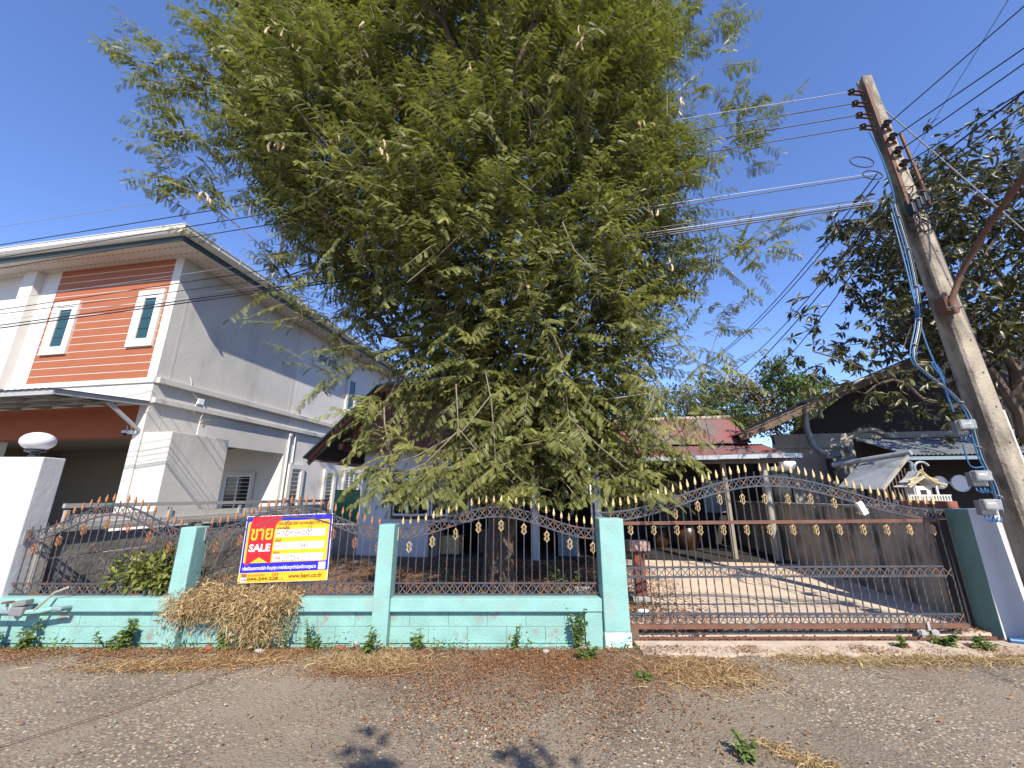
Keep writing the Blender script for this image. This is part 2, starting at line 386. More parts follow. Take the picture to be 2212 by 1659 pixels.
# the road is a gently uneven sheet
def uneven_sheet(name, x0, x1, y0, y1, nx, ny, zf, m):
    xs, ys = np.linspace(x0, x1, nx), np.linspace(y0, y1, ny)
    X, Y = np.meshgrid(xs, ys); Z = zf(X, Y)
    v = np.stack([X, Y, Z], -1).reshape(-1, 3)
    i = np.arange((ny - 1) * nx).reshape(ny - 1, nx)[:, :-1].ravel()
    return raw_mesh(name, v, np.stack([i, i + 1, i + nx + 1, i + nx], 1), m)
struct(uneven_sheet('road', -60, 60, -14, 4.80, 241, 95, lambda X, Y: 0.006 * np.sin(X * 1.7 + Y) + 0.005 * np.sin(Y * 2.3 - X * .6) + 0.004 * np.sin(X * 4.1), M['road']))
yard = MB().box(-5.7, 1.42, 5.04, 10.6, -0.1, 0.12); struct(yard.build('yard_ground', M['soil']))
dw = MB().prism([(1.425, 5.16), (5.75, 5.16), (7.6, 15.4), (2.5, 15.4)], 'z', -0.1, 0.055); struct(dw.build('driveway', M['drive']))
edge = [(1.34, 4.66)] + [(1.34 + .12 * k, 4.63 + .035 * math.sin(k * 1.7) + .03 * math.sin(k * .61 + 1) - .012 * (k % 3)) for k in range(1, 36)] + [(5.60, 4.70), (5.60, 4.985), (1.34, 4.985)]
ap = MB().prism(edge, 'z', -.08, .030)
struct(ap.build('gateway_apron', M['apron']))
struct(MB().box(1.33, 5.60, 4.99, 5.155, -0.1, -0.001).build('gate_track_bed', M['soil']))
struct(MB().box(-60, -5.72, 4.81, 40, -0.1, 0.03).build('neighbour_yard', M['conc']))
struct(MB().box(5.62, 60, 4.81, 40, -0.1, 0.03).build('side_yard', M['soil']))
# crack across the road
crk = MB()
pts = [Vector((-3.75, 2.55, .013)), Vector((-3.35, 3.1, .012)), Vector((-3.0, 3.55, .013)), Vector((-2.7, 4.05, .013)), Vector((-2.42, 4.5, .013))]
for a, b in zip(pts, pts[1:]):
    d = (b - a).normalized(); s_ = Vector((-d.y, d.x, 0)) * 0.006
    crk.quad(a - s_, a + s_, b + s_, b - s_)
struct(crk.build('road_crack', M['litter']))

# ================================================================== FENCE WALL (teal)
YF = 4.83                                         # front of the posts
YB = 5.00                                         # plane of the iron panels
fw = thing('fence_wall', 'low teal painted block wall with posts along the street', 'wall', (0, 0, 0))
def xu(u, v, Y): return at(u, v, Y).x
P1 = (xu(391, 1140, YF), xu(425, 1140, YF)); P2 = (xu(819, 1133, YF), xu(853, 1133, YF)); P3 = (xu(1293, 1120, YF), xu(1345, 1120, YF))
zp = lambda u, v: at(u, v, YF).z
for (x0, x1), zt, m_ in ((P1, zp(400, 1139), 'teal'), (P2, zp(835, 1133), 'teal')):
    MB().bbox(x0, x1, YF, YF + 0.21, -0.05, zt, 0.012).build('post', M[m_], fw)
gp = MB().bbox(P3[0], P3[1], YF - 0.02, YF + 0.24, 0.16, zp(1320, 1120), 0.014).build('post', M['teal'], fw)
gp['label'] = 'thick teal gate post'
MB().bbox(P3[0] - 0.004, P3[1] + 0.006, YF - 0.026, YF + 0.244, -0.05, 0.16, 0.01).build('post_foot', M['teal_peel'], fw)
XL = -8.5
ZC0, ZC1 = 0.345, 0.478
bays = [(XL, P1[0]), (P1[1], P2[0]), (P2[1], P3[0])]
for i, (x0, x1) in enumerate(bays):
    MB().bbox(x0 + .002, x1 - .002, YF + 0.035, YB + 0.03, ZC0, ZC1, 0.008).build('cap_beam', M['teal'], fw)
    MB().box(x0 + .002, x1 - .002, YF + 0.115, YB + 0.02, -0.05, ZC0 - .002).build('joint_bed', M['teal_low'], fw)
    # painted blocks, joints recessed
    xr = x1 - (0.20 if i == 2 else 0.0)
    z0s = [(0.025, 0.185), (0.188, ZC0 - .004)]
    nb = max(2, round((xr - x0) / 0.40)); w = (xr - x0) / nb
    for r_, (za, zb) in enumerate(z0s):
        off = 0 if r_ == 0 else w * 0.5
        for k in range(nb + (1 if off else 0)):
            a = max(x0 + .003, x0 + k * w - off + .0012); b = min(xr - .002, x0 + (k + 1) * w - off - .0012)
            if b - a < 0.05: continue
            dy = random.uniform(0, 0.0025)
            MB().bbox(a, b, YF + 0.095 + dy, YF + 0.113, za, zb, 0.0025).build('block', M['teal_low'], fw)
    if i == 2:
        MB().bbox(x1 - 0.197, x1 - .003, YF + 0.05, YF + 0.113, -.04, ZC0 - .003, 0.006).build('pilaster', M['teal'], fw)
        MB().bbox(x0 + .55, x1 - .19, YF + 0.045, YF + 0.094, -0.04, 0.022, 0.006).build('plinth', M['teal_low'], fw)

# ---- shared pieces of the ironwork
def twisted_bar(n=22, w=0.0095, turns=2.6, lo=0.05, hi=0.55):
    mb = MB(); vs = []
    zs = [0] + [lo + (hi - lo) * k / n for k in range(n + 1)] + [1]
    for i, z in enumerate(zs):
        t = min(max((z - lo) / (hi - lo), 0), 1) * turns * math.pi
        for k in range(4):
            a = t + math.pi / 4 + k * math.pi / 2
            vs.append((w * 0.72 * math.cos(a), w * 0.72 * math.sin(a), z))
    fs = [(i * 4 + k, i * 4 + (k + 1) % 4, (i + 1) * 4 + (k + 1) % 4, (i + 1) * 4 + k) for i in range(len(zs) - 1) for k in range(4)]
    fs += [(3, 2, 1, 0), tuple((len(zs) - 1) * 4 + k for k in range(4))]
    mb.add(vs, fs); return mb
BAR_F = twisted_bar().mesh('bar', M['iron']); BAR_G = twisted_bar(26, 0.0105, 3.2, 0.02, 0.42).mesh('bar', M['gate_iron'])
def spear(m_):
    mb = MB(); prof = [(0.009, 0.0), (0.019, 0.004), (0.017, 0.018), (0.024, 0.024), (0.016, 0.052), (0.007, 0.078), (0.0015, 0.088)]
    vs = []
    for r_, z in prof:
        for k in range(4):
            a = math.pi / 4 + k * math.pi / 2; vs.append((r_ * 0.80 * math.cos(a), r_ * 0.55 * math.sin(a), z))
    fs = [(i * 4 + k, i * 4 + (k + 1) % 4, (i + 1) * 4 + (k + 1) % 4, (i + 1) * 4 + k) for i in range(len(prof) - 1) for k in range(4)] + [(3, 2, 1, 0), (24, 25, 26, 27)]
    mb.add(vs, fs); return mb.mesh('spear_tip', m_)
def ornament(m_):
    mb = MB()
    for sx in (-1, 1):
        for w_, sy in ((0.034, 1), (0.017, 1), (0.020, -1)):
            pts = [(0, 0, 0)]
            for k in range(1, 12):
                t = k / 12; x = math.sin(t * math.pi) ** 0.8 * w_ * (1 + 0.35 * math.cos(t * math.pi * 4 + math.pi)) * 0.85
                pts.append((sx * x, sy * x * 0.45, t * 0.125))
            pts.append((0, 0, 0.125))
            mb.tube(pts, 0.0031, 4)
    return mb.mesh('ornament', m_)
SP_C, SP_G, OR_C, OR_G = spear(M['copper']), spear(M['gold']), ornament(M['copper']), ornament(M['gold'])

def arch(s): return (0.5 - 0.5 * math.cos(2 * math.pi * min(max(s, 0), 1)))
def rail(mb, f, x0, x1, y, w, h, n=40, mi=0):
    xs = [x0 + (x1 - x0) * k / n for k in range(n + 1)]; vs = []
    for x in xs:
        z = f(x); vs += [(x, y - w / 2, z - h / 2), (x, y + w / 2, z - h / 2), (x, y + w / 2, z + h / 2), (x, y - w / 2, z + h / 2)]
    fs = [(i * 4 + k, i * 4 + (k + 1) % 4, (i + 1) * 4 + (k + 1) % 4, (i + 1) * 4 + k) for i in range(n) for k in range(4)] + [(3, 2, 1, 0), tuple(n * 4 + k for k in range(4))]
    return mb.add(vs, fs)
def braces(parent, f_hi, f_lo, xs, y, m_, shared):
    """crossed flats between two rails, one piece per field"""
    cache = {}
    for a, b in zip(xs, xs[1:]):
        zs = (f_hi(a), f_hi(b), f_lo(a), f_lo(b))
        if shared and 'm' in cache: put('brace', cache['m'], parent, (a, 0, 0)); continue
        mb = MB(); o = 0 if not shared else a
        mb.bar((a - o, y - .003, zs[2]), (b - o, y - .003, zs[1]), 0.009, 0.004, up=(0, 1, 0)); mb.bar((a - o, y + .003, zs[0]), (b - o, y + .003, zs[3]), 0.009, 0.004, up=(0, 1, 0))
        if shared:
            cache['m'] = mb.mesh('brace', m_); put('brace', cache['m'], parent, (a, 0, 0))
        else: mb.build('brace', m_, parent)

def fence_panel(x0, x1, zu, zl, zb, tip_m, orn_m, label, skip=(), bent=()):
    """zu/zl: (end, crest) height of the two arched rails; zb: the two straight low rails"""
    t = thing('iron_fence_panel', label, 'fence panel', ((x0 + x1) / 2, YB, ZC1), 0, 'iron fence panels on the teal wall')
    ox = (x0 + x1) / 2; L = x1 - x0
    fu = lambda x: zu[0] + (zu[1] - zu[0]) * arch((x + ox - x0) / L) - ZC1
    fl = lambda x: zl[0] + (zl[1] - zl[0]) * arch((x + ox - x0) / L) - ZC1
    a, b = x0 - ox, x1 - ox
    rail(MB(), fu, a, b, 0, 0.018, 0.018).build('arched_rail', M['iron'], t); rail(MB(), fl, a, b, 0, 0.018, 0.018).build('arched_rail', M['iron'], t)
    for z in zb: rail(MB(), lambda x: z - ZC1, a, b, 0, 0.018, 0.018, 1).build('lower_rail', M['iron'], t)
    n = round(L / 0.0885); xs = [a + L * (k + 0.5) / n for k in range(n)]
    braces(t, fu, fl, [a] + xs + [b], 0, M['iron_x'], False); braces(t, lambda x: zb[0] - ZC1, lambda x: zb[1] - ZC1, xs, 0, M['iron_x'], True)
    for k, x in enumerate(xs):
        top = fu(x) + 0.052
        bo = put('bar', BAR_F, t, (x, 0.002, 0.0), (0, 0, 0), (1, 1, top))
        if k not in skip:
            sp = put('spear_tip', tip_m, bo, (0, 0, 1.0), (0, bent.get(k, 0) if bent else 0, 0), (1, 1, 1 / top))
        if k % 3 == 1 and fl(x) - 0.16 > zb[0] - ZC1:
            put('ornament', orn_m, bo, (0, -0.012, (fl(x) - 0.165) / top), (0, 0, 0), (1, 1, 1 / top))
    for x in (a + .004, b - .004):
        mb = MB().box(x - .004, x + .004, -.03, .03, zl[0] - ZC1 - .02, zu[0] - ZC1 + .02).build('bracket', M['steel'], t)
    return t
ZU, ZL, ZBB = (1.190, 1.440), (1.085, 1.330), (0.607, 0.490)
PIL_X = -5.72                                     # right face of the white pillar
fence_panel(PIL_X + .004, P1[0] - .004, (1.165, 1.46), (1.055, 1.35), (0.60, 0.49), SP_C, OR_C, 'arched iron fence panel beside the white pillar, with some spear tips missing', skip=(0, 1, 2, 3, 11, 17, 21))
fence_panel(P1[1] + .004, P2[0] - .004, ZU, ZL, ZBB, SP_C, OR_C, 'arched iron fence panel that carries the sale sign', skip=())
fence_panel(P2[1] + .004, P3[0] - .004, ZU, ZL, ZBB, SP_G, OR_G, 'arched iron fence panel in front of the tree trunk, next to the gate', skip=(8,))

# ================================================================== SLIDING GATE
YG = 5.10
gx0, gx1 = 1.06, xu(2085, 1357, YG)
gt = thing('sliding_gate', 'wide arched iron sliding gate with gold ornaments and rusty rails', 'gate', (gx0, YG, 0))
GL = gx1 - gx0
zg = lambda u, v: at(u, v, YG).z
gend = xu(2040, 1115, YG) - gx0
fu = lambda x: 1.370 + 0.03 * x / GL + (1.800 - 1.385) * arch((x - 0.02) / (gend - 0.05))
fl = lambda x: 1.268 + 0.03 * x / GL + (1.690 - 1.285) * arch((x - 0.02) / (gend - 0.05))
rail(MB(), fu, 0, gend, 0, 0.02, 0.02, 60).build('arched_rail', M['gate_iron'], gt); rail(MB(), fl, 0, gend, 0, 0.02, 0.02, 60).build('arched_rail', M['gate_iron'], gt)
rail(MB(), lambda x: 1.245 + .035 * x / GL, 0, gend - .14, -.012, 0.03, 0.038, 1).build('middle_rail', M['rust'], gt)
for z in (0.752, 0.648): rail(MB(), lambda x: z + .004 * x, 0, GL - .07, 0, 0.018, 0.020, 1).build('waist_rail', M['gate_iron'], gt)
rail(MB(), lambda x: 0.268 - .006 * x / GL, 0, GL - .01, 0, 0.02, 0.022, 1).build('lower_rail', M['gate_iron'], gt)
rail(MB(), lambda x: 0.138 + .012 * x / GL, 0, GL + .03, -.01, 0.042, 0.045, 1).build('bottom_rail', M['rust'], gt)
ng = round((gend - .06) / 0.0935); gxs = [0.04 + (gend - 0.08) * (k + .5) / ng for k in range(ng)]
braces(gt, fu, fl, [0.01] + gxs + [gend - .01], 0, M['iron_x'], False)
braces(gt, lambda x: .752, lambda x: .648, gxs, 0, M['iron_x'], True); braces(gt, lambda x: .266, lambda x: .158, gxs, 0, M['iron_x'], True)
for k, x in enumerate(gxs):
    top = fu(x) + 0.065; h = top - 0.15
    bo = put('bar', BAR_G, gt, (x, 0.003, 0.15), (0, random.uniform(-.004, .004), 0), (1, 1, h))
    if k not in (20,): put('spear_tip', SP_G, bo, (0, 0, 1.0), (0, random.uniform(-.08, .08), 0), (1.1, 1.1, 1.15 / h))
    if k % 3 == 0:
        put('ornament', OR_G, bo, (0, -.013, (1.165 - 0.15 - 0.055) / h), (0, 0, 0), (1, 1, 1 / h))
        if fl(x) > 1.43: put('ornament', OR_G, bo, (0, -.013, (min(fl(x) - 0.145, 1.465) - 0.15) / h), (0, 0, 0), (1, 1, 1 / h))
for wx in (GL - .52, GL - .38):
    w = MB().lathe([(0.012, -.014), (0.042, -.014), (0.034, -.006), (0.034, .006), (0.042, .014), (0.012, .014)], (0, 0, 0), 18, 0, Matrix.Rotation(R(90), 3, 'X'))
    o = w.build('wheel', M['steel'], gt); o.location = (wx, -.02, 0.078)
MB().bar((GL - .55, -.045, .085), (GL - .35, -.045, .085), 0.006, 0.05).bar((GL - .45, -.045, .06), (GL - .45, -.045, .19), 0.03, 0.006, up=(0, 1, 0)).build('wheel_bracket', M['steel'], gt)
trk = MB().bar((1.36, YG - .02, 0.022), (5.45, YG - .02, 0.026), 0.02, 0.03).build('gate_track', M['rust'])
tag(trk, 'rusty steel track rail lying under the sliding gate', 'track')
# white paper box hung on the gate
pb = at(1862, 1098, YG - .03)
o = MB().bbox(-.035, .035, -.02, .02, -.075, .075, .004).build('paper_box', M['white_plastic']); o.location = pb; o.rotation_euler = (0.05, R(-24), 0)
tag(o, 'small white carton stuck in the arch of the gate', 'carton')

# ================================================================== SALE SIGN
YS = 4.972
tl, tr, br, bl = at(530.4, 1117.5, YS), at(715.2, 1108.7, YS), at(707.7, 1254.6, YS), at(512.7, 1260.7, YS)
SW = ((tr - tl).length + (br - bl).length) / 2; SH = ((tl - bl).length + (tr - br).length) / 2
sg = thing('sale_sign', 'blue, yellow and red for sale sign board hung on the iron fence', 'sign', bl, 0)
sx_ = (br - bl + tr - tl).normalized(); roll = math.atan2(sx_.z, sx_.x)
sg.rotation_euler = (R(-2), -roll, 0)
def flat(name, col, rough=0.35): return mat(name, col, rough, 0.03, 3)
SM = dict(blue=flat('print_blue', (0.018, 0.014, 0.42)), yellow=flat('print_yellow', (0.80, 0.42, 0.015)), red=flat('print_red', (0.72, 0.012, 0.018)),
          white=flat('print_white', (0.80, 0.80, 0.80)), brown=flat('print_brown', (0.10, 0.04, 0.012)), pen=flat('pen_red', (0.30, 0.035, 0.07)), purple=flat('print_purple', (0.06, 0.025, 0.16)), grey=flat('print_grey', (0.45, 0.45, 0.46)), orange=flat('pen_orange', (0.65, 0.16, 0.02)))
def sgp(s, t): return (s * SW, (1 - t) * SH)
MB().box(0, SW, 0, 0.006, 0, SH).build('board', SM['white'], sg)
layer = [0]
def patch(name, pts, m_):
    layer[0] += 1; d = -0.0006 - 0.0005 * layer[0]
    return MB().prism([sgp(*p) for p in pts], 'y', d, d + .0003).build(name, SM[m_], sg)
def rrect(s0, s1, t0, t1, r_=0.018, sl=0.0):
    out = []; ry = r_ * SW / SH
    for cx, cy, a0 in ((s1 - r_, t1 - ry, 0), (s0 + r_, t1 - ry, 90), (s0 + r_, t0 + ry, 180), (s1 - r_, t0 + ry, 270)):
        for k in range(5):
            a = R(a0 + k * 22.5); out.append((cx + r_ * math.cos(a), cy + ry * math.sin(a)))
    return out
patch('blue_field', [(.006, .008), (.994, .008), (.994, .853), (.006, .853)], 'blue')
patch('yellow_strip', [(.004, .853), (.996, .853), (.996, .996), (.004, .996)], 'yellow')
patch('yellow_panel', rrect(.028, .972, .088, .712), 'yellow')
patch('red_ribbon', [(.10, .009), (.40, .009), (.42, .03), (.418, .062), (.375, .10), (.352, .15), (.340, .25), (.338, .735), (.200, .63), (.055, .755), (.052, .30), (.056, .15), (.072, .05), (.085, .015)], 'red')
for t0, t1, nm in ((.225, .335, 'number_box'), (.418, .525, 'area_box'), (.592, .695, 'contact_box')): patch(nm, [(.362, t0), (.928, t0), (.928, t1), (.362, t1)], 'white')
patch('white_patch', [(.885, .728), (.968, .728), (.968, .842), (.885, .842)], 'grey')
patch('logo_top', [(.036, .868), (.092, .868), (.092, .915), (.036, .915)], 'purple'); patch('logo_bottom', [(.032, .918), (.092, .918), (.092, .982), (.032, .982)], 'white')
dg_text = []
def text(name, body, s0, s1, t0, t1, m_, shear=0.0, wob=0.0, bold=0.0, depth_layer=12):
    c = bpy.data.curves.new(name, 'FONT'); c.body = body; c.shear = shear; c.resolution_u = 3
    if bold: c.offset = bold
    o = bpy.data.objects.new(name, c); COL.objects.link(o)
    bpy.context.view_layer.update()
    me = bpy.data.meshes.new_from_object(o.evaluated_get(bpy.context.evaluated_depsgraph_get()))
    bpy.data.objects.remove(o); bpy.data.curves.remove(c)
    co = np.zeros(len(me.vertices) * 3, np.float32); me.vertices.foreach_get('co', co); co = co.reshape(-1, 3)
    lo, hi = co.min(0), co.max(0); u = (co[:, 0] - lo[0]) / (hi[0] - lo[0]); w = (co[:, 1] - lo[1]) / (hi[1] - lo[1])
    if wob: w = w + wob * np.sin(u * 23) * .5 + wob * np.sin(u * 9 + 1)
    out = np.zeros_like(co); out[:, 0] = (s0 + (s1 - s0) * u) * SW; out[:, 2] = (1 - t1 + (t1 - t0) * w) * SH; out[:, 1] = -0.0006 - 0.0005 * depth_layer
    me.vertices.foreach_set('co', out.ravel()); me.materials.clear(); me.materials.append(SM[m_]); me.name = name; me.update()
    return link(bpy.data.objects.new(name, me), sg)
text('lettering', 'ขาย', .075, .325, .195, .375, 'yellow', bold=0.022); text('lettering', 'SALE', .075, .318, .432, .545, 'white', bold=0.03)
text('lettering', 'บริษัทบริหารสินทรัพย์ กรุงเทพพาณิชย์ จำกัด (มหาชน)', .372, .962, .098, .172, 'brown', bold=.01)
text('lettering', 'รหัสทรัพย์สิน', .366, .515, .178, .222, 'brown', bold=.01); text('lettering', 'เนื้อที่', .364, .430, .355, .414, 'brown', bold=.01); text('lettering', 'ติดต่อ', .362, .432, .540, .588, 'brown', bold=.01)
text('handwriting', 'H-NSM-SH-0327', .376, .785, .238, .325, 'pen', 0.05, 0.03); text('handwriting', '56 ตรว / ฉ. 76491', .374, .765, .432, .515, 'pen', 0.1, 0.03); text('handwriting', '044-255726 ฝ่ายขาย', .374, .80, .592, .690, 'pen', 0.15, 0.03)
text('lettering', 'ทรัพย์สินของทางบริษัท ห้ามบุกรุก หากฝ่าฝืนจะถูกดำเนินคดีตามกฎหมาย', .036, .862, .755, .832, 'white', bold=.012)
text('lettering', 'สาขานครราชสีมา', .108, .298, .868, .905, 'brown'); text('lettering', '044-244-228', .105, .448, .918, .965, 'brown', bold=.02); text('handwriting', '288', .372, .45, .862, .905, 'orange', .1)
text('lettering', 'www.bam.co.th', .560, .935, .885, .948, 'brown', bold=.015); text('lettering', 'บสก', .042, .088, .875, .91, 'orange', bold=.02); text('lettering', 'BAM', .038, .088, .93, .972, 'purple', bold=.01)

# ================================================================== WHITE PILLAR + GLOBE LAMP
py0 = 4.93
pl = thing('gate_pillar', 'thick white rendered pillar at the left edge of the photo', 'pillar', (PIL_X - .55, py0, 0))
MB().bbox(-.55, .55, 0, .26, 0, at(88, 987, py0).z, .012).build('shaft', M['pillar_white'], pl)
lp = at(76, 975, 5.06)
gl = thing('globe_lamp', 'frosted oval globe lamp on top of the white pillar', 'lamp', (lp.x, 5.06, at(88, 987, py0).z))
MB().lathe([(.05, 0), (.05, .03), (.04, .035), (.04, .06), (.095, .075), (.095, .095), (.06, .10)], n=20).build('base', M['black_plastic'], gl, True)
MB().lathe([(.16 * math.sin(math.pi * k / 20) + .001, .205 - .115 * math.cos(math.pi * k / 20)) for k in range(1, 20)], n=28).build('globe', M['globe'], gl, True)

# ================================================================== LEFT BOUNDARY WALL AND RAILING
bo_ = Vector((PIL_X + .02, 5.22, 0))
bw = thing('boundary_wall', 'old stained concrete plank wall between the two plots', 'wall', bo_, ROT)
BL_ = 5.6
for k in range(3):
    MB().bbox(-.14, .02, k * 2.0 - .06, k * 2.0 + .06, -.05, 1.12, .01).build('concrete_post', M['conc'], bw)
for k in range(3):
    for j in range(4):
        y0, y1 = k * 2.0 + .065, min(k * 2.0 + 1.935, BL_)
        MB().bbox(-.10, -.03 + random.uniform(-.006, .006), y0, y1, .02 + j * .268, .02 + j * .268 + .258, .006).build('concrete_plank', M['old_panel'], bw)
MB().bbox(-.13, .03, 0.0, BL_, 1.125, 1.185, .008).build('coping', M['conc'], bw)
rl = thing('metal_railing', 'pale grey steel railing on top of the concrete plank wall', 'railing', bo_ + Vector((0, 0, 1.187)), ROT)
MB().bar((-.05, .1, .255), (-.05, BL_, .225), .05, .055).build('top_rail', M['steel'], rl)
MB().bar((-.05, .1, .02), (-.05, BL_, .02), .05, .04).build('foot_rail', M['steel'], rl)
for k in range(5):
    y = .15 + k * (BL_ - .2) / 4; MB().bar((-.05, y, .042), (-.05, y, .2), .045, .045).build('upright', M['steel'], rl)
MB().box(-.075, -.055, .2, BL_ - .1, .045, .14).build('infill_panel', M['pale_wall'], rl)
gs = thing('green_sheet_panel', 'dark green metal sheet standing between the two houses', 'panel', (0, 0, 0))
a_, b_ = at(717, 1125, 10.9), at(772, 1125, 10.75)
mb = MB()
for k in range(3):
    p, q = a_.lerp(b_, k / 3 + .004), a_.lerp(b_, (k + 1) / 3 - .004)
    mb = MB().add([(p.x, p.y, .85), (q.x, q.y, .85), (q.x, q.y, at(745, 1058, 10.85).z), (p.x, p.y, at(745, 1058, 10.85).z), (p.x, p.y + .03, .85), (q.x, q.y + .03, .85), (q.x, q.y + .03, at(745, 1058, 10.85).z), (p.x, p.y + .03, at(745, 1058, 10.85).z)],
                  [(0, 1, 2, 3), (7, 6, 5, 4), (0, 4, 5, 1), (1, 5, 6, 2), (2, 6, 7, 3), (3, 7, 4, 0)])
    mb.build('sheet', M['green_sheet'], gs)
gs.location = (0, 0, 0)
MB().bar((a_.x - .05, 10.95, .35), (b_.x + .05, 10.80, .35), .1, .9).build('base_wall', M['conc'], gs)

# ================================================================== NEIGHBOUR HOUSE (two storeys)
KH = Vector((-7.98, 8.60, 0))
nh = thing('neighbour_house', 'two-storey white house with an orange boarded front and wide eaves', 'house', KH, ROT)
ZT = 7.20
# walls: x = along the front (negative to the left), y = depth, z up
MB().box(-9.0, -.004, 0.02, 4.27, 3.5, ZT).build('upper_wall', M['pale_wall'], nh)
MB().box(-9.0, -.006, 4.272, 11.0, -.05, ZT - .001).build('rear_wall', M['white_wall'], nh)
MB().box(-9.0, -4.70, -.004, 0.018, 3.5, ZT).build('front_panel', M['white_wall'], nh)
MB().box(-.24, 0.0, -.02, .3, -.05, ZT).build('corner_pier', M['pale_wall'], nh)
MB().box(-.242, -.006, -.024, -.0201, -.05, ZT).build('corner_facing', M['white_wall'], nh)
for x0, x1, d in ((-4.70, -4.28, -.20), (-4.28, -3.74, -.02)):
    MB().bbox(x0 + .001, x1, d, .018, 4.0, ZT - .002, .006).build('pilaster', M['white_wall'], nh)
MB().box(-3.74, -.243, -.0215, .019, 4.10, ZT).build('board_backing', M['joint'], nh)
nb_ = 16
for k in range(nb_):
    z0 = 4.11 + k * (ZT - 4.13) / nb_; z1 = z0 + (ZT - 4.13) / nb_ - .020
    MB().box(-3.735, -.247, -.0265, -.0216, z0, z1).build('siding_board', M['orange'], nh)
MB().bbox(-9.0, 0.02, -.07, .017, 3.98, 4.10, .006).build('ledge', M['white_wall'], nh)
MB().box(-9.0, -.001, -.035, .016, 3.50, 3.979).build('front_beam', M['white_wall'], nh)
for z0, z1, p in ((3.98, 4.11, .10), (3.53, 3.645, .10)):
    MB().bbox(0.0, p, .0, 11.0, z0, z1, .008).build('string_course', M['pale_wall'], nh)
# fine vertical grooves in the side wall
for y in (.25, 4.14, 4.385, 6.95):
    MB().box(-.003, .0015, y - .006, y + .006, 4.112, ZT - .06).build('groove', M['joint'], nh)
for y in (.30,): MB().box(-.003, .0015, y - .006, y + .006, 2.9, 3.52).build('groove', M['joint'], nh)
# ground floor porch: beams, ceiling, back wall
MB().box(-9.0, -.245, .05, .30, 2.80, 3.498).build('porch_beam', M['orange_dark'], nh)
MB().box(-.22, -.004, .302, 4.268, 2.80, 3.499).build('side_beam', M['pale_wall'], nh)
MB().box(-9.0, -.225, .302, 4.268, 2.98, 3.05).build('porch_ceiling', M['porch_wall_shaded'], nh)
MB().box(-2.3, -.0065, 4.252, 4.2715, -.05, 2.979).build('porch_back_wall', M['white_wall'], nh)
MB().box(-9.0, -2.301, 4.20, 4.2714, -.05, 2.979).build('porch_back_wall', M['porch_wall_shaded'], nh)
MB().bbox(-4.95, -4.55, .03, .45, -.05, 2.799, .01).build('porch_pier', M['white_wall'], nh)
MB().box(-9.0, -8.8, .301, 4.251, -.05, 2.979).build('porch_side_wall', M['porch_wall_shaded'], nh)
MB().box(-9.0, 0.0, 0.3, 4.25, -.04, .12).build('porch_floor', M['conc'], nh)
# annex block at the corner
MB().bbox(.003, .75, 0.0, 1.43, -.05, 2.87, .012).build('annex_block', M['pale_wall'], nh)

def window(parent, plane, c, z0, z1, w, fr, glass, bars=0, proud=.05, split=1, blind=0):
    """plane 'f' (faces -y) or 's' (faces +x); c = centre along the wall; fr = (surround width, sash width)"""
    def B(mb, a0, a1, d0, d1, za, zb, mi=0):
        if plane == 'f': mb.box(a0, a1, -d1, -d0, za, zb, mi)
        else: mb.box(d0, d1, a0, a1, za, zb, mi)
        return mb
    h = w / 2; s_, q = fr
    wi = B(MB(), c - h + s_ + q, c + h - s_ - q, .027, .036, z0 + s_ + q, z1 - s_ - q).build('window', M[glass], parent)
    sur = MB()
    for a0, a1, za, zb in ((c - h, c + h, z1 - s_, z1), (c - h, c + h, z0, z0 + s_), (c - h, c - h + s_, z0 + s_, z1 - s_), (c + h - s_, c + h, z0 + s_, z1 - s_)): B(sur, a0, a1, .001, proud + .03, za, zb)
    sur.build('surround', M['white_wall'], wi)
    fm = MB(); a, b, zc, zd = c - h + s_, c + h - s_, z0 + s_, z1 - s_
    for a0, a1, za, zb in ((a, b, zd - q, zd), (a, b, zc, zc + q), (a, a + q, zc + q, zd - q), (b - q, b, zc + q, zd - q)): B(fm, a0, a1, .002, .062, za, zb)
    for k in range(1, split):
        x = a + (b - a) * k / split; B(fm, x - q / 2, x + q / 2, .002, .062, zc + q, zd - q)
    fm.build('frame', M['frame'], wi)
    for k in range(bars):
        z = zc + q + (zd - zc - 2 * q) * (k + .5) / bars
        B(MB(), a + q, b - q, .0645, .072, z - .006, z + .006).build('bar', M['frame'], wi)
    for k in range(blind):
        z = zc + q + (zd - zc - 2 * q) * (k + 1) / (blind + 1)
        B(MB(), a + q, b - q, .0365, .041, z - .008, z + .008).build('glazing_bar', M['glass_dark'], wi)
    return wi
window(nh, 'f', -3.17, 4.82, 6.22, .80, (.14, .07), 'glass_green', 0, .05, 1, 3)
window(nh, 'f', -.66, 4.87, 6.31, .74, (.13, .07), 'glass_green', 0, .05, 1, 3)
window(nh, 's', 5.73, 6.01, 6.68, 1.48, (.12, .05), 'glass_dark', 5, .03, 2)
window(nh, 's', 7.52, 4.72, 6.25, .72, (.11, .05), 'glass_green', 0, .05, 1, 2)
window(nh, 's', 4.86, .9, 2.50, .72, (.14, .05), 'glass_dark', 9, .06)
window(nh, 's', 6.70, .9, 2.45, .72, (.14, .05), 'glass_dark', 9, .06)
window(nh, 's', 8.16, 1.1, 2.50, 1.15, (.10, .05), 'glass_dark', 10, .06, 3)
pw = window(nh, 'f', -1.45, .9, 2.25, 1.15, (.10, .05), 'glass_dark', 9, .03, 2); pw.location = (0, 4.252, 0)
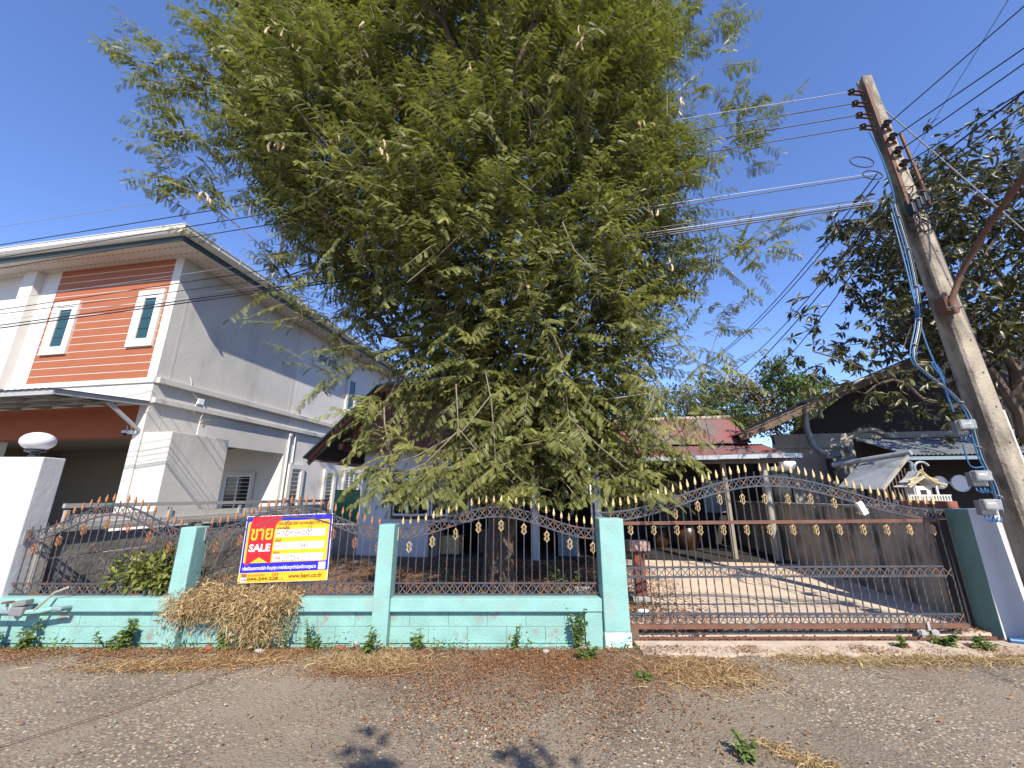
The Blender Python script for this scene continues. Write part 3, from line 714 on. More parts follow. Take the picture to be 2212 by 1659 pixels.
# eaves: soffit panels with vents, fascia, gutter with brackets
EV = .62
k = 0
for a in np.arange(-9.0, -.01, 1.2):
    b = min(a + 1.196, 0.0); MB().box(a, b, -EV, .0, ZT - .055, ZT - .043).build('soffit_panel', M['soffit'], nh)
MB().box(.003, EV, -EV, .0, ZT - .055, ZT - .043).build('soffit_panel', M['soffit'], nh)
for a in np.arange(.004, 11.0, 1.2):
    b = min(a + 1.196, 11.6); MB().box(.003, EV, a, b, ZT - .055, ZT - .043).build('soffit_panel', M['soffit'], nh)
vent = MB()
for i in range(2):
    for j in range(3): vent.box(-.035 + i * .04, -.005 + i * .04, -.02 + j * .016, -.010 + j * .016, -.002, .002)
vme = vent.mesh('vent', M['vent'])
for a in np.arange(-8.8, 0.5, .15):
    for d in (-.17, -.43): put('vent', vme, nh, (a, d, ZT - .0562))
for a in np.arange(.15, 11.0, .15):
    for d in (.17, .43): put('vent', vme, nh, (d, a, ZT - .0562), (0, 0, R(90)))
MB().box(-9.0, EV + .02, -EV - .02, -EV - .001, ZT - .075, ZT + .06).build('fascia', M['fascia'], nh)
MB().box(EV + .001, EV + .0205, -EV - .0005, 11.6, ZT - .0755, ZT + .0595).build('fascia', M['fascia'], nh)
gpro = [(0.0, .055), (.04, .045), (.11, .075), (.155, .13), (.16, .22), (.175, .225), (.175, .24), (.145, .24), (.14, .14), (.10, .09), (.03, .07), (0, .075)]
def gut(prof, a0, a1, along, off, mi):
    mb = MB(); 
    if along == 'x': mb.prism([(-off - p, ZT + z) for p, z in prof], 'x', a0, a1)
    else: mb.prism([(off + p, ZT + z) for p, z in prof], 'y', a0, a1)
    return mb
gut(gpro, -9.0, EV + .19, 'x', EV + .021, 0).build('gutter', M['cream'], nh); gut(gpro, -EV - .17, 11.6, 'y', EV + .021, 0).build('gutter', M['cream'], nh)
brk = MB().prism([(-p * 1.02 - .004, z - .006) for p, z in gpro[:6]] + [(-.165, .25), (0, .25)], 'x', -.012, .012).mesh('gutter_bracket', M['cream'])
for a in np.arange(-8.8, .6, .62): put('gutter_bracket', brk, nh, (a, -EV - .021, ZT))
for a in np.arange(.1, 11.5, .62): put('gutter_bracket', brk, nh, (EV + .021, a, ZT), (0, 0, R(90)))
# hipped roof (its slopes rise out of sight behind the gutter)
E_ = EV + .05
mb = MB().add([(-9, -E_, ZT + .2), (E_, -E_, ZT + .2), (E_, 11.6, ZT + .2), (-9, 11.6, ZT + .2), (-4.4, 4.5, ZT + 2.1), (-4.4, 7.5, ZT + 2.1), (-9, -E_, ZT + .12), (E_, -E_, ZT + .12), (E_, 11.6, ZT + .12), (-9, 11.6, ZT + .12)],
              [(0, 1, 4), (1, 2, 5, 4), (2, 3, 5), (3, 0, 4, 5), (6, 7, 1, 0), (7, 8, 2, 1), (8, 9, 3, 2), (9, 6, 0, 3), (9, 8, 7, 6)])
mb.build('roof', M['tile'], nh)
# steel awning over the porch
aw = thing('porch_awning', 'grey steel lean-to awning on brackets over the neighbour porch', 'awning', KH + E1 * 0 + Vector((0, 0, 3.4)), ROT)
AX0 = -8.0
for x in [-.02 - .9 * k for k in range(9)]:
    r_ = MB().bar((x, -.04, .10), (x, -1.62, -.03), .045, .09).build('rafter', M['steel'], aw)
    if abs(x + .02) < .01: MB().bar((x - .05, -.75, -.015), (x - .05, -.04, -.50), .045, .07).build('strut', M['steel'], aw)
for y, z in ((-.45, .115), (-1.0, .07)): MB().bar((AX0, y, z - .055), (.0, y, z - .055), .035, .03).build('purlin', M['steel'], aw)
MB().bar((AX0, -1.645, -.03), (.005, -1.645, -.03), .04, .10).build('edge_beam', M['steel'], aw)
mb = MB(); n_ = 100
vs = []; 
for k in range(n_ + 1):
    x = AX0 + (8.03) * k / n_; dz = .012 if k % 2 else 0
    vs += [(x, -.03, .155 + dz), (x, -1.70, .025 + dz)]
mb.add(vs, [(2 * k, 2 * k + 1, 2 * k + 3, 2 * k + 2) for k in range(n_)])
so = mb.build('roof_sheet', M['sheet_under'], aw); md = so.modifiers.new('thick', 'SOLIDIFY'); md.thickness = .006
# aerial, junction box, camera and pipes on the side wall
ae = thing('tv_aerial', 'small television aerial on a white mast standing on the annex block', 'aerial', KH + E1 * .30 + E2 * .95 + Vector((0, 0, 2.87)), ROT)
MB().tube([(0, 0, 0), (.02, 0, .42)], .012, 8).build('mast', M['white_plastic'], ae)
MB().bar((.02, -.16, .40), (.02, .2, .46), .014, .014).build('boom', M['copper'], ae)
for k in range(6): MB().bar((-.11, -.14 + k * .06, .405 + k * .01), (.15, -.14 + k * .06, .405 + k * .01), .006, .006).build('element', M['cable_grey'], ae)
MB().bbox(-.02, .05, .0, .06, .36, .42, .005).build('amplifier', M['gold'], ae)
jb = thing('junction_box', 'small white junction box with hanging wires on the side wall', 'box', KH + E2 * 1.02 + Vector((.012, 0, 3.70)), ROT)
MB().bbox(0, .06, 0, .16, .02, .16, .01).build('case', M['white_plastic'], jb)
MB().tube([(.03, .0, .04), (.05, -.07, -.06), (.05, -.06, -.17), (.03, .0, -.24)], .007, 5).build('wire', M['white_plastic'], jb)
MB().tube([(.03, .14, .04), (.06, .2, -.05), (.06, .18, -.2), (.05, .15, -.34)], .007, 5).build('wire', M['white_plastic'], jb)
MB().tube([(.015, -.30, .62), (.04, -.26, .5), (.03, -.24, .36), (.05, -.12, .2), (.03, 0, .13)], .008, 5).build('wire', M['white_plastic'], jb)
dp = thing('downpipe', 'pair of white downpipes beside the porch opening', 'pipe', KH + E2 * 4.36, ROT)
MB().tube([(.04, 0, .1), (.04, 0, 3.42)], .03, 10).build('pipe', M['white_plastic'], dp); MB().tube([(.03, .27, 2.55), (.03, .27, 3.52)], .02, 8).build('pipe', M['white_plastic'], dp)
MB().bbox(.0, .09, -.05, .05, 3.36, 3.46, .008).build('bracket', M['white_plastic'], dp)
sc_ = thing('security_camera', 'small dome security camera with two aerials under the awning', 'camera', KH + E1 * -.22 + E2 * -.03 + Vector((0, 0, 2.86)), ROT)
MB().bbox(-.10, .0, -.05, .0, -.03, .05, .008).build('mount', M['white_plastic'], sc_)
MB().lathe([(.02, .06), (.055, .05), (.06, 0)], (-.16, -.05, -.01), 16).build('hood', M['white_plastic'], sc_, True)
MB().lathe([(.052, 0), (.05, -.02), (.035, -.05), (.01, -.062)], (-.16, -.05, -.012), 16).build('dome', M['black_plastic'], sc_, True)
for dx in (-.14, -.03): MB().tube([(dx, -.03, .05), (dx - .03, -.03, .16)], .008, 6).build('aerial', M['white_plastic'], sc_)

# ================================================================== HOUSE ON THE PLOT (white walls, red wood gable)
WH = Vector((-3.86, 10.60, 0))
oh = thing('old_house', 'low white house with a red-brown wooden gable behind the tree', 'house', WH, ROT)
ZW = 2.46
def wall_with_opening(x0, x1, wx0, wx1, z0, z1, wz0, wz1, y0, y1, m_):
    MB().box(x0, wx0, y0, y1, z0, z1).build('wall', m_, oh); MB().box(wx1, x1, y0, y1, z0, z1).build('wall', m_, oh)
    MB().box(wx0 + .0005, wx1 - .0005, y0 + .001, y1, z0, wz0).build('wall', m_, oh); MB().box(wx0 + .0005, wx1 - .0005, y0 + .001, y1, wz1, z1).build('wall', m_, oh)
wall_with_opening(0, 2.95, .88, 2.87, .92, ZW + .25, 1.04, 2.0, 0, .14, M['house_white'])
MB().box(0, 1.85, .0, .14, 0, .919).build('wall', M['house_white'], oh); MB().box(2.951, 6.0, .0, .14, 2.2, ZW + .25).build('wall', M['house_white'], oh)
MB().bbox(4.4, 4.55, .0, .14, 0, 2.2, .008).build('column', M['house_white'], oh)
MB().box(.0, .14, .141, 4.5, 0, ZW + .2).build('wall', M['house_white'], oh)
MB().box(5.86, 6.0, .141, 4.5, 0, ZW + .2).build('wall', M['house_white'], oh)
MB().box(.2, 5.8, 3.2, 3.3, 0, ZW + .2).build('inner_wall', M['shade_dark'], oh)
MB().box(.142, 5.858, .142, 3.2, ZW + .14, ZW + .2).build('ceiling', M['shade_dark'], oh)
MB().box(.142, 5.858, .142, 3.2, 0.0, .16).build('floor', M['shade_dark'], oh)
# window: red frame, two white casements standing open
wf = MB()
for a0, a1, za, zb in ((.85, 2.90, 2.0, 2.06), (.85, 2.90, .98, 1.04), (.85, .90, 1.04, 2.0), (2.85, 2.90, 1.04, 2.0), (1.86, 1.92, 1.04, 2.0)): wf.box(a0, a1, -.03, .06, za, zb)
wo = wf.build('window_frame', M['red_wood'], oh)
def casement(xh, ang, w=.56, h=.9, flip=1):
    t = MB(); st = .05
    for a0, a1, za, zb in ((0, w, h - st, h), (0, w, 0, st), (0, st, st, h - st), (w - st, w, st, h - st), (w / 2 - .012, w / 2 + .012, st, h - st), (st, w - st, h * .36, h * .36 + .022), (st, w - st, h * .68, h * .68 + .022)): t.box(a0 * flip if flip > 0 else -a1, a1 if flip > 0 else -a0, -.018, .018, za, zb)
    o = t.build('casement', M['frame'], oh); o.location = (xh, -.04, 1.06); o.rotation_euler = (0, 0, R(ang))
    g = MB().box(st if flip > 0 else -w + st, w - st if flip > 0 else -st, -.003, .003, st, h - st).build('pane', M['glass_dark'], o)
casement(.91, -9); casement(1.87, 14, flip=-1); casement(1.91, -16, w=.5); casement(2.87, 30, flip=-1)
# gable roof with a clipped top
yo = -.90; tipx, tipz = -1.01, 2.46; ax0, az_ = .70, 4.15; ax1, tx1 = 4.9, 6.6
gpoly = [(-.12, ZW + .12), (.62, 3.60), (1.0, 3.82), (ax1 - .3, 3.82), (ax1 + .1, 3.60), (5.8, ZW + .25)]
npl = 46
for k in range(npl):                              # upright boards of the gable
    x0 = -.10 + k * 5.9 / npl; x1 = x0 + 5.9 / npl - .008
    xm = (x0 + x1) / 2
    zt = min(3.98, 3.98 - max(0, (.55 - xm)) * .98, 3.98 - max(0, xm - 5.05) * .98)
    MB().box(x0, x1, -.52 + .004 * (k % 2), -.50, 2.72, max(zt, 2.76)).build('gable_board', M['red_wood'], oh)
MB().box(-.1, 5.8, -.498, -.46, 2.7, 3.0).build('gable_backing', M['shade_dark'], oh)
MB().bbox(-.25, 6.0, -.57, -.50, 2.60, 2.72, .006).build('tie_beam', M['red_wood'], oh)
MB().bbox(1.05, 1.95, -.60, -.571, 3.14, 3.22, .006).build('batten', M['old_wood'], oh)
MB().bbox(-.22, -.10, yo + .02, .0, 2.62, 2.77, .01).build('purlin_end', M['red_wood'], oh)
for k in range(9):                                # soffit boards of the front overhang, left eave
    y0 = yo + .04 + k * .105
    MB().add([(tipx + .08, y0, tipz - .10), (.02, y0, ZW - .16 + .0), (.02, y0 + .10, ZW - .16), (tipx + .08, y0 + .10, tipz - .10), (tipx + .08, y0, tipz - .085), (.02, y0, ZW - .145), (.02, y0 + .10, ZW - .145), (tipx + .08, y0 + .10, tipz - .085)],
             [(3, 2, 1, 0), (4, 5, 6, 7), (0, 1, 5, 4), (1, 2, 6, 5), (2, 3, 7, 6), (3, 0, 4, 7)]).build('soffit_board', M['red_wood'], oh)
for k in range(30):
    y0 = .06 + k * .15; MB().box(tipx + .08, -.02, y0, y0 + .142, tipz - .13, tipz - .115).build('soffit_board', M['red_wood'], oh)
for x0, z0, x1, z1 in ((tipx, tipz, ax0, az_), (tx1, tipz, ax1, az_)):
    MB().bar((x0, yo, z0 - .06), (x1, yo, z1 - .06), .035, .15, up=(0, 0, 1)).build('barge_board', M['red_wood'], oh)
    MB().bar((x0, yo + .05, z0 - .17), (x1, yo + .05, z1 - .17), .03, .10, up=(0, 0, 1)).build('barge_board', M['old_wood'], oh)
MB().bar((ax0, yo, az_ - .06), (ax1, yo, az_ - .06), .035, .15).build('barge_board', M['red_wood'], oh)
MB().bar((ax0 + .2, yo + .05, az_ - .2), (ax1 - .2, yo + .05, az_ - .2), .03, .12).build('barge_board', M['red_wood'], oh)
rt = 5.2; rx = (ax0 + ax1) / 2
mb = MB().add([(tipx - .06, yo - .1, tipz - .02), (ax0, yo - .1, az_ + .03), (ax1, yo - .1, az_ + .03), (tx1 + .06, yo - .1, tipz - .02), (rx, 1.2, 5.35), (rx, 5.2, 5.35), (tipx - .06, 5.2, tipz - .02), (tx1 + .06, 5.2, tipz - .02)],
              [(0, 1, 4, 5, 6), (1, 2, 4), (2, 3, 7, 5, 4)])
so = mb.build('roof', M['tile'], oh); md = so.modifiers.new('thick', 'SOLIDIFY'); md.thickness = .04

def corr_sheet(width, length, pitch=.078, amp=.013):
    """one corrugated sheet, lying along +y (up the slope), thickness built in"""
    n = max(4, int(width / pitch * 6)); vs = []
    for k in range(n + 1):
        x = width * k / n; z = amp * math.cos(2 * math.pi * x / pitch); vs += [(x, 0, z), (x, length, z)]
    return MB().add(vs, [(2 * k, 2 * k + 2, 2 * k + 3, 2 * k + 1) for k in range(n)])
# porch wing on the right: two slopes of corrugated sheets, gutter, posts
ow = thing('porch_wing', 'open porch wing under rusty red corrugated roof sheets beside the driveway', 'porch', WH, ROT)
G0, G1 = 6.1, 10.78
def slope(x0, x1, y0, z0, y1, z1, cols, rows, name='roof_sheet'):
    Ltot = math.hypot(y1 - y0, z1 - z0); an = math.atan2(z1 - z0, y1 - y0); w = (x1 - x0) / cols; L = Ltot / rows
    sm = corr_sheet(w + .03, L + .06, w / round(w / .078)).mesh(name, M['red_sheet'])
    for j in range(rows):
        for i in range(cols):
            t = j * L - .03
            o = put(name, sm, ow, (x0 + i * w, y0 + t * math.cos(an), z0 + t * math.sin(an) + .006 * j + random.uniform(-.004, .004)), (an + random.uniform(-.006, .006), random.uniform(-.006, .006), random.uniform(-.006, .006)))
            o.modifiers.new('thick', 'SOLIDIFY').thickness = .006
slope(6.0, 10.62, 1.02, 2.47, 2.62, 2.93, 8, 2)
slope(6.0, 10.30, 2.45, 2.97, 3.95, 3.92, 7, 2)
MB().tube([(5.9, 3.97, 3.95), (10.36, 3.97, 3.95)], .075, 10).build('ridge_cap', M['conc_dark'], ow, True)
MB().add([(10.25, 2.45, 2.9), (10.25, 3.97, 3.9), (10.25, 5.4, 2.9), (10.20, 2.45, 2.9), (10.20, 3.97, 3.9), (10.20, 5.4, 2.9)], [(0, 1, 2), (5, 4, 3), (0, 3, 4, 1), (1, 4, 5, 2), (2, 5, 3, 0)]).build('gable_end', M['conc_dark'], ow)
MB().add([(6.0, 3.97, 3.9), (10.3, 3.97, 3.9), (10.3, 5.5, 2.9), (6.0, 5.5, 2.9)], [(0, 1, 2, 3)]).build('rear_slope', M['red_sheet'], ow)
for k in range(5):
    a = G0 + k * (G1 - G0) / 5; b = a + (G1 - G0) / 5 - .006
    z = 2.37 + .012 * k
    MB().prism([(.86, z), (.86, z + .10), (.872, z + .10), (.872, z + .012), (.99, z + .012), (.99, z + .10), (1.0, z + .10), (1.0, z)], 'x', a, b).build('gutter', M['zinc'], ow)
MB().bbox(G0, 10.6, 1.03, 1.09, 2.30, 2.42, .006).build('wall_plate', M['old_wood'], ow)
for k in range(7): MB().bar((G0 + .1 + k * .72, 1.05, 2.40), (G0 + .1 + k * .72, 2.6, 2.86), .05, .08).build('rafter', M['old_wood'], ow)
MB().box(5.9, 10.9, .96, 4.6, -.02, .075).build('floor', M['shade_dark'], ow); MB().bbox(6.0, 13.0, 4.6, 4.75, 0, 3.0, .01).build('back_wall', M['shade_dark'], ow); MB().box(6.05, 6.15, 1.6, 4.59, 0, 2.6).build('side_wall', M['shade_dark'], ow)  # floor and walls carry the porch's shade in their dark colour
MB().box(6.0, 10.5, 2.9, 4.6, 2.55, 2.6).build('ceiling', M['shade_dark'], ow)
MB().bbox(9.08, 9.19, 1.3, 1.41, 0, 2.4, .01).build('column', M['column_cream'], ow)
MB().tube([(10.02, 1.2, 0), (10.02, 1.2, 2.4)], .065, 12).build('column', M['conc'], ow, True)
MB().bbox(8.0, 8.85, 4.5, 4.59, .0, 2.0, .01).build('door', M['old_wood'], ow); MB().bbox(9.4, 10.2, 4.5, 4.59, 1.0, 2.0, .01).build('shutter', M['pvc'], ow)
# lamp hanging at the gutter end
hl = thing('porch_lamp', 'white bowl lamp hanging under the right end of the porch gutter', 'lamp', WH + E1 * 10.45 + E2 * .95 + Vector((0, 0, 2.12)), ROT)
MB().lathe([(.05, 0), (.13, .03), (.17, .10), (.18, .18), (.17, .2), (.15, .21)], n=20).build('bowl', M['white_plastic'], hl, True)
MB().tube([(0, 0, .2), (0, 0, .27)], .012, 6).build('rod', M['zinc'], hl)
# things standing in the porch
for i, (x, y, s_, lab) in enumerate(((8.45, 2.9, 1.0, 'brown glazed water jar in the shade of the porch'), (7.75, 3.2, .85, 'smaller dark glazed jar left of the brown jar in the porch'))):
    j = thing('water_jar', lab, 'jar', WH + E1 * x + E2 * y + Vector((0, 0, .076)), ROT)
    MB().lathe([(.18 * s_, 0), (.30 * s_, .18 * s_), (.34 * s_, .38 * s_), (.28 * s_, .56 * s_), (.24 * s_, .62 * s_), (.27 * s_, .66 * s_), (.25 * s_, .67 * s_), (.20 * s_, .60 * s_)], n=22).build('body', M['jar'], j, True)
    MB().lathe([(.26 * s_, .672 * s_), (.26 * s_, .69 * s_), (.05, .70 * s_)], n=20).build('lid', M['zinc'], j, True)
st_ = thing('stone_stand', 'pink stone slab on a dark red stand behind the gate post', 'stand', (1.92, 6.55, .055))
MB().bbox(-.16, .16, -.12, .12, .70, .84, .012).build('slab', M['pink'], st_); MB().bbox(-.08, .08, -.07, .07, .08, .699, .01).build('foot', M['red_wood'], st_); MB().bbox(-.15, .15, -.12, .12, 0, .079, .01).build('base', M['conc'], st_)

# clutter stored in the dark part of the old house
for i, (x, y, w_, h_, m_, lab) in enumerate(((2.3, .5, .5, .42, 'gold', 'yellow plastic crate in the dark opening behind the tree'), (3.3, .9, .7, .55, 'old_wood', 'old wooden box right of the tree trunk in the dark room'), (5.2, .7, .5, .5, 'pvc', 'grey blue bin in the dark room behind the fence end'), (1.98, .3, .2, .5, 'column_cream', 'cream sack leaning under the window wall'))):
    c = thing('storage_box', lab, 'box', WH + E1 * x + E2 * y + Vector((0, 0, .12)), ROT)
    MB().bbox(-w_ / 2, w_ / 2, -.2, .2, 0, h_, .02).build('body', M[m_], c); MB().bbox(-w_ / 2 - .015, w_ / 2 + .015, -.215, .215, h_ + .001, h_ + .04, .008).build('lid', M[m_], c)

# ================================================================== RIGHT SIDE: POST, WALL, POLE
rp = thing('gate_post', 'pale gate post with a sage green side face under the electric meters', 'post', (5.51, 5.05, 0))
ztp = at(2092, 1100, 5.05).z
MB().bbox(0.004, .46, 0, .27, -.05, ztp, .008).build('shaft', M['pillar_white'], rp)
MB().box(0.0, .0039, .004, .266, -.05, ztp - .006).build('green_face', M['sage'], rp)
MB().box(-.07, -.004, .275, .44, .0, 1.36).build('gate_stop', M['shade_dark'], rp)  # near-black: the pole's shadow is put into its colour
rw = thing('side_wall', 'stained grey concrete wall along the right side of the driveway', 'wall', (5.68, 5.40, 0), ROT)
for k in range(5):                                # courses of rendered blocks
    y0 = .02 + k * 1.62
    MB().bbox(.0, .12, y0, y0 + 1.60, -.05, 1.36 - .015 * k, .006).build('panel', M['conc_dark'], rw)
    if k: MB().bbox(-.05, .14, y0 - .10, y0 + .10, -.05, 1.37 - .015 * k, .008).build('pilaster', M['conc_dark'], rw)
    MB().bbox(-.015, .135, y0 - .004, y0 + 1.612, 1.362 - .015 * k, 1.41 - .015 * k, .006).build('coping', M['conc'], rw)
pi = MB().tube([(5.78, 5.55, .13), (6.35, 8.9, .16), (6.9, 12.0, .2)], .03, 8).build('drain_pipe', M['pvc']); tag(pi, 'grey blue plastic pipe along the foot of the side wall', 'pipe')
for i, (dy, w_, lab) in enumerate(((.02, .30, 'red brick on the wall top beside the sage green post'), (.36, .24, 'second red brick on the wall top below the shrine'), (.66, .20, 'third red brick on the wall top, farther from the post'))):
    p = Vector((5.74, 5.42, 1.412)) + E2 * dy
    b_ = MB().bbox(-.06, .07, 0, w_, 0, .085, .008).build('brick', M['brick']); b_.location = p; b_.rotation_euler = (0, 0, ROT + random.uniform(-.1, .1)); b_.name = 'loose_brick'
    tag(b_, lab, 'brick', 'loose bricks on the side wall')
# shrine (spirit house) on a plinth behind the wall
shp = at(1990, 1078, 6.6)
SHS = .82
sh = thing('spirit_house', 'small white and gold spirit house on a balustraded tray behind the wall', 'shrine', (shp.x, shp.y, 0), ROT)
sh.scale = (SHS, SHS, 1.0)
zs = shp.z
MB().bbox(-.08, .08, -.08, .08, 0, zs - .06, .01).build('pedestal', M['shrine'], sh); MB().bbox(-.34, .34, -.24, .24, zs - .06, zs - .02, .008).build('tray', M['shrine'], sh)
for k in range(15):
    MB().lathe([(.012, 0), (.018, .02), (.010, .035), (.018, .05), (.010, .07)], (-.32 + k * .0457, -.225, zs - .02), 8).build('baluster', M['shrine'], sh)
MB().box(-.34, .34, -.24, -.21, zs + .052, zs + .068).build('balustrade_rail', M['shrine'], sh)
MB().bbox(-.15, .15, -.10, .14, zs - .018, zs + .20, .006).build('house_body', M['shrine'], sh)
MB().box(-.05, .05, -.106, -.1005, zs - .01, zs + .14).build('doorway', M['shade_dark'], sh)
for x in (-.17, .17): MB().bbox(x - .015, x + .015, -.20, -.17, zs - .018, zs + .2, .004).build('pillar', M['shrine'], sh)
for j, (w_, z0, h_) in enumerate(((.30, .19, .13), (.22, .26, .14))):
    mb = MB().prism([(-w_, zs + z0), (-w_ * .5, zs + z0 + h_ * .45), (0, zs + z0 + h_ * 1.25), (w_ * .5, zs + z0 + h_ * .45), (w_, zs + z0), (w_ * .9, zs + z0 - .012), (0, zs + z0 + h_ * 1.05), (-w_ * .9, zs + z0 - .012)], 'y', -.22 + j * .06, .2 - j * .05)
    mb.build('roof', M['shrine'], sh)
    for sx in (-1, 1):
        pts = [(sx * w_ * 1.06, -.225 + j * .06, zs + z0 + .02), (sx * w_ * .5, -.225 + j * .06, zs + z0 + h_ * .5), (0, -.225 + j * .06, zs + z0 + h_ * 1.35)]
        MB().tube(pts, [.02, .014, .012], 6).build('roof_finial', M['shrine_gold'], sh)
MB().tube([(0, -.22, zs + .44), (0, -.22, zs + .52)], [.012, .003], 6).build('roof_finial', M['shrine_gold'], sh)

# ------------------------------------------------------------------ utility pole
YP = 4.70
PT, PM = at(1866, 172, YP), at(2120, 874, YP)
pd = (PT - PM) / (PT.z - PM.z); PB = PM + pd * (-.1 - PM.z)
def pole_at(z): return PM + pd * (z - PM.z)
ub = PB.copy(); up_ = thing('utility_pole', 'tall weathered concrete utility pole leaning at the right', 'pole', (PB.x, PB.y, 0))
OFF = Vector((PB.x, PB.y, 0))
def pl_(z, dx=0, dy=0): return pole_at(z) - OFF + Vector((dx, dy, 0))
wz = lambda z: .155 - .0095 * z                   # half width
mb = MB(); vs = []; zs_ = [-.1, 1.5, 3.0, 4.5, 6.0, PT.z]
sec = [(-1, -.75), (-.8, -1), (.8, -1), (1, -.75), (1, .75), (.8, 1), (-.8, 1), (-1, .75), (-1, .45), (-.72, .3), (-.72, -.3), (-1, -.45)]
for z in zs_:
    c = pl_(z); w_ = wz(z)
    for a, b in sec: vs.append((c.x + a * w_ * .92, c.y + b * w_ * .85, z))
n = len(sec)
fs = [(i * n + k, i * n + (k + 1) % n, (i + 1) * n + (k + 1) % n, (i + 1) * n + k) for i in range(len(zs_) - 1) for k in range(n)] + [tuple((len(zs_) - 1) * n + k for k in range(n))]
mb.add(vs, fs).build('shaft', M['pole'], up_)
hole = MB().lathe([(.001, 0), (.011, 0), (.011, .004), (.001, .004)], n=10, M=Matrix.Rotation(R(90), 3, 'X')).mesh('bolt_hole', M['black_plastic'])
for z in np.arange(.9, 7.4, .42): c = pl_(z); put('bolt_hole', hole, up_, (c.x + .03, c.y - wz(z) * .85 + .001, z))
# insulator racks left and right near the top
ins = MB().lathe([(.012, -.05), (.03, -.045), (.042, -.03), (.028, -.018), (.022, 0), (.028, .018), (.042, .03), (.03, .045), (.012, .05)], n=14).mesh('insulator', M['ceramic'], True)
LW, RW = [], []                                   # wire ends (world)
def pole_y(v, u): return at(u, v, YP)
for k, (u, v) in enumerate(((1838, 197), (1846, 222), (1855, 247), (1863, 272))):
    p = at(u, v, YP - .02); c = pole_at(p.z); q = p - OFF
    ar = MB().bar((c.x - OFF.x - .10, q.y + .02, q.z + .02), (q.x - .03, q.y, q.z + .02), .03, .008).bar((c.x - OFF.x - .10, q.y + .02, q.z - .055), (q.x - .03, q.y, q.z - .055), .03, .008).build('bracket', M['rust'], up_)
    put('insulator', ins, up_, (q.x, q.y, q.z - .018), (0, 0, 0), (1.05, 1.05, .75)); LW.append(p + Vector((-.03, 0, -.018)))
for k, (u, v) in enumerate(((1912, 270), (1925, 298), (1937, 327), (1950, 355))):
    p = at(u, v, YP - .16); c = pole_at(p.z); q = p - OFF
    MB().bar((c.x - OFF.x + .04, c.y - OFF.y - wz(p.z) * .8, q.z), (q.x, q.y, q.z), .03, .035).build('bracket', M['rust'], up_)
    put('insulator', ins, up_, (q.x, q.y - .02, q.z), (R(20), R(30), 0), (1.25, 1.25, .9)); RW.append(p + Vector((.03, -.03, 0)))
MB().bar(pl_(5.05, -.15, -.12), pl_(7.55, -.12, -.10), .03, .04).build('rack', M['rust'], up_); MB().bar(pl_(5.35, .13, -.13), pl_(6.6, .10, -.12), .03, .03).build('rack', M['rust'], up_)
# rusty lamp arm
la = thing('lamp_arm', 'rusty steel lamp arm clamped to the utility pole, rising to the right', 'lamp arm', (PB.x, PB.y, 0))
a0 = at(2052, 655, YP - .18) - OFF; a1 = at(2075, 590, YP - .30) - OFF; a2 = at(2140, 480, YP - .75) - OFF; a3 = at(2235, 350, YP - 1.35) - OFF
MB().tube([a0, a0.lerp(a1, .5) + Vector((0, 0, -.01)), a1, a2, a3], .032, 10).build('arm', M['rust'], la, True)
MB().bar(a0 + Vector((.02, .06, -.10)), a0 + Vector((.02, .06, .10)), .16, .12, up=(0, 1, 0)).build('clamp', M['rust'], la)
MB().tube([a0 + Vector((0, 0, 0)), a0 + Vector((.04, .0, -.14))], .036, 10).build('arm_foot', M['rust'], la, True)
for s_ in (-1, 1): MB().tube([a0 + Vector((.02 + s_ * .06, .02, -.07)), a0 + Vector((.02 + s_ * .06, -.08, -.07))], .012, 6).build('bolt', M['steel'], la)
MB().bbox(-.18, .18, -.07, .07, -.05, .04, .02).build('lamp_head', M['steel'], la).location = a3 + (a3 - a2).normalized() * .12
# pale conduit on the right edge of the pole
cd = MB().tube([pole_at(.0) + Vector((.17, -.06, 0)), pole_at(2.55) + Vector((.15, -.05, 0))], .028, 10).build('conduit', M['cream'], None, True)
tag(cd, 'cream plastic conduit running up the right side of the pole', 'conduit')
cb = MB().tube([pole_at(2.5) + Vector((.15, -.05, 0)), pole_at(3.8) + Vector((.14, -.05, 0)), pole_at(5.3) + Vector((.11, -.06, 0))], .016, 8).build('riser_cable', M['cable_black'], None, True)
tag(cb, 'black twisted cable rising from the conduit along the pole', 'cable')
# tangle of cable at the joint below the insulators
tg = thing('cable_tangle', 'dense tangle of black cable joints wound round the pole', 'cables', (pole_at(5.4).x, YP, 5.0))
for k in range(26):
    a = random.uniform(0, 6.28); c = Vector((random.uniform(-.16, .10), -.10 + random.uniform(-.08, .05), random.uniform(.05, .65))); r_ = random.uniform(.06, .17)
    ax = Vector((random.uniform(-1, 1), random.uniform(-.4, .4), random.uniform(-1, 1))).normalized(); bx = ax.cross(Vector((0, 1, .2))).normalized()
    pts = [c + ax * r_ * math.cos(t) + bx * r_ * .8 * math.sin(t) + Vector((0, -.02 * math.sin(2 * t), 0)) for t in np.linspace(a, a + random.uniform(3, 6.5), 12)]
    MB().tube(pts, random.uniform(.005, .011), 5).build('cable_loop', M['cable_black'], tg)
for k in range(4): MB().bbox(-.20 + k * .07, -.14 + k * .07, -.20, -.10, .20 + .06 * k, .36 + .05 * k, .012).build('splice_box', M['black_plastic'], tg)
# cable coil left of the pole
for k, (u, v, r_) in enumerate(((1862, 350, .11), (1885, 378, .09))):
    c = at(u, v, YP - .08); o = MB().tube([c + Vector((r_ * 1.5 * math.cos(t), .02 * math.sin(t), r_ * math.sin(t))) for t in np.linspace(0, 6.28, 22)], .008, 5).build('cable_coil', M['cable_black'])
    tag(o, ['larger open loop of black cable left of the pole', 'smaller loop of black cable against the pole'][k], 'cable')

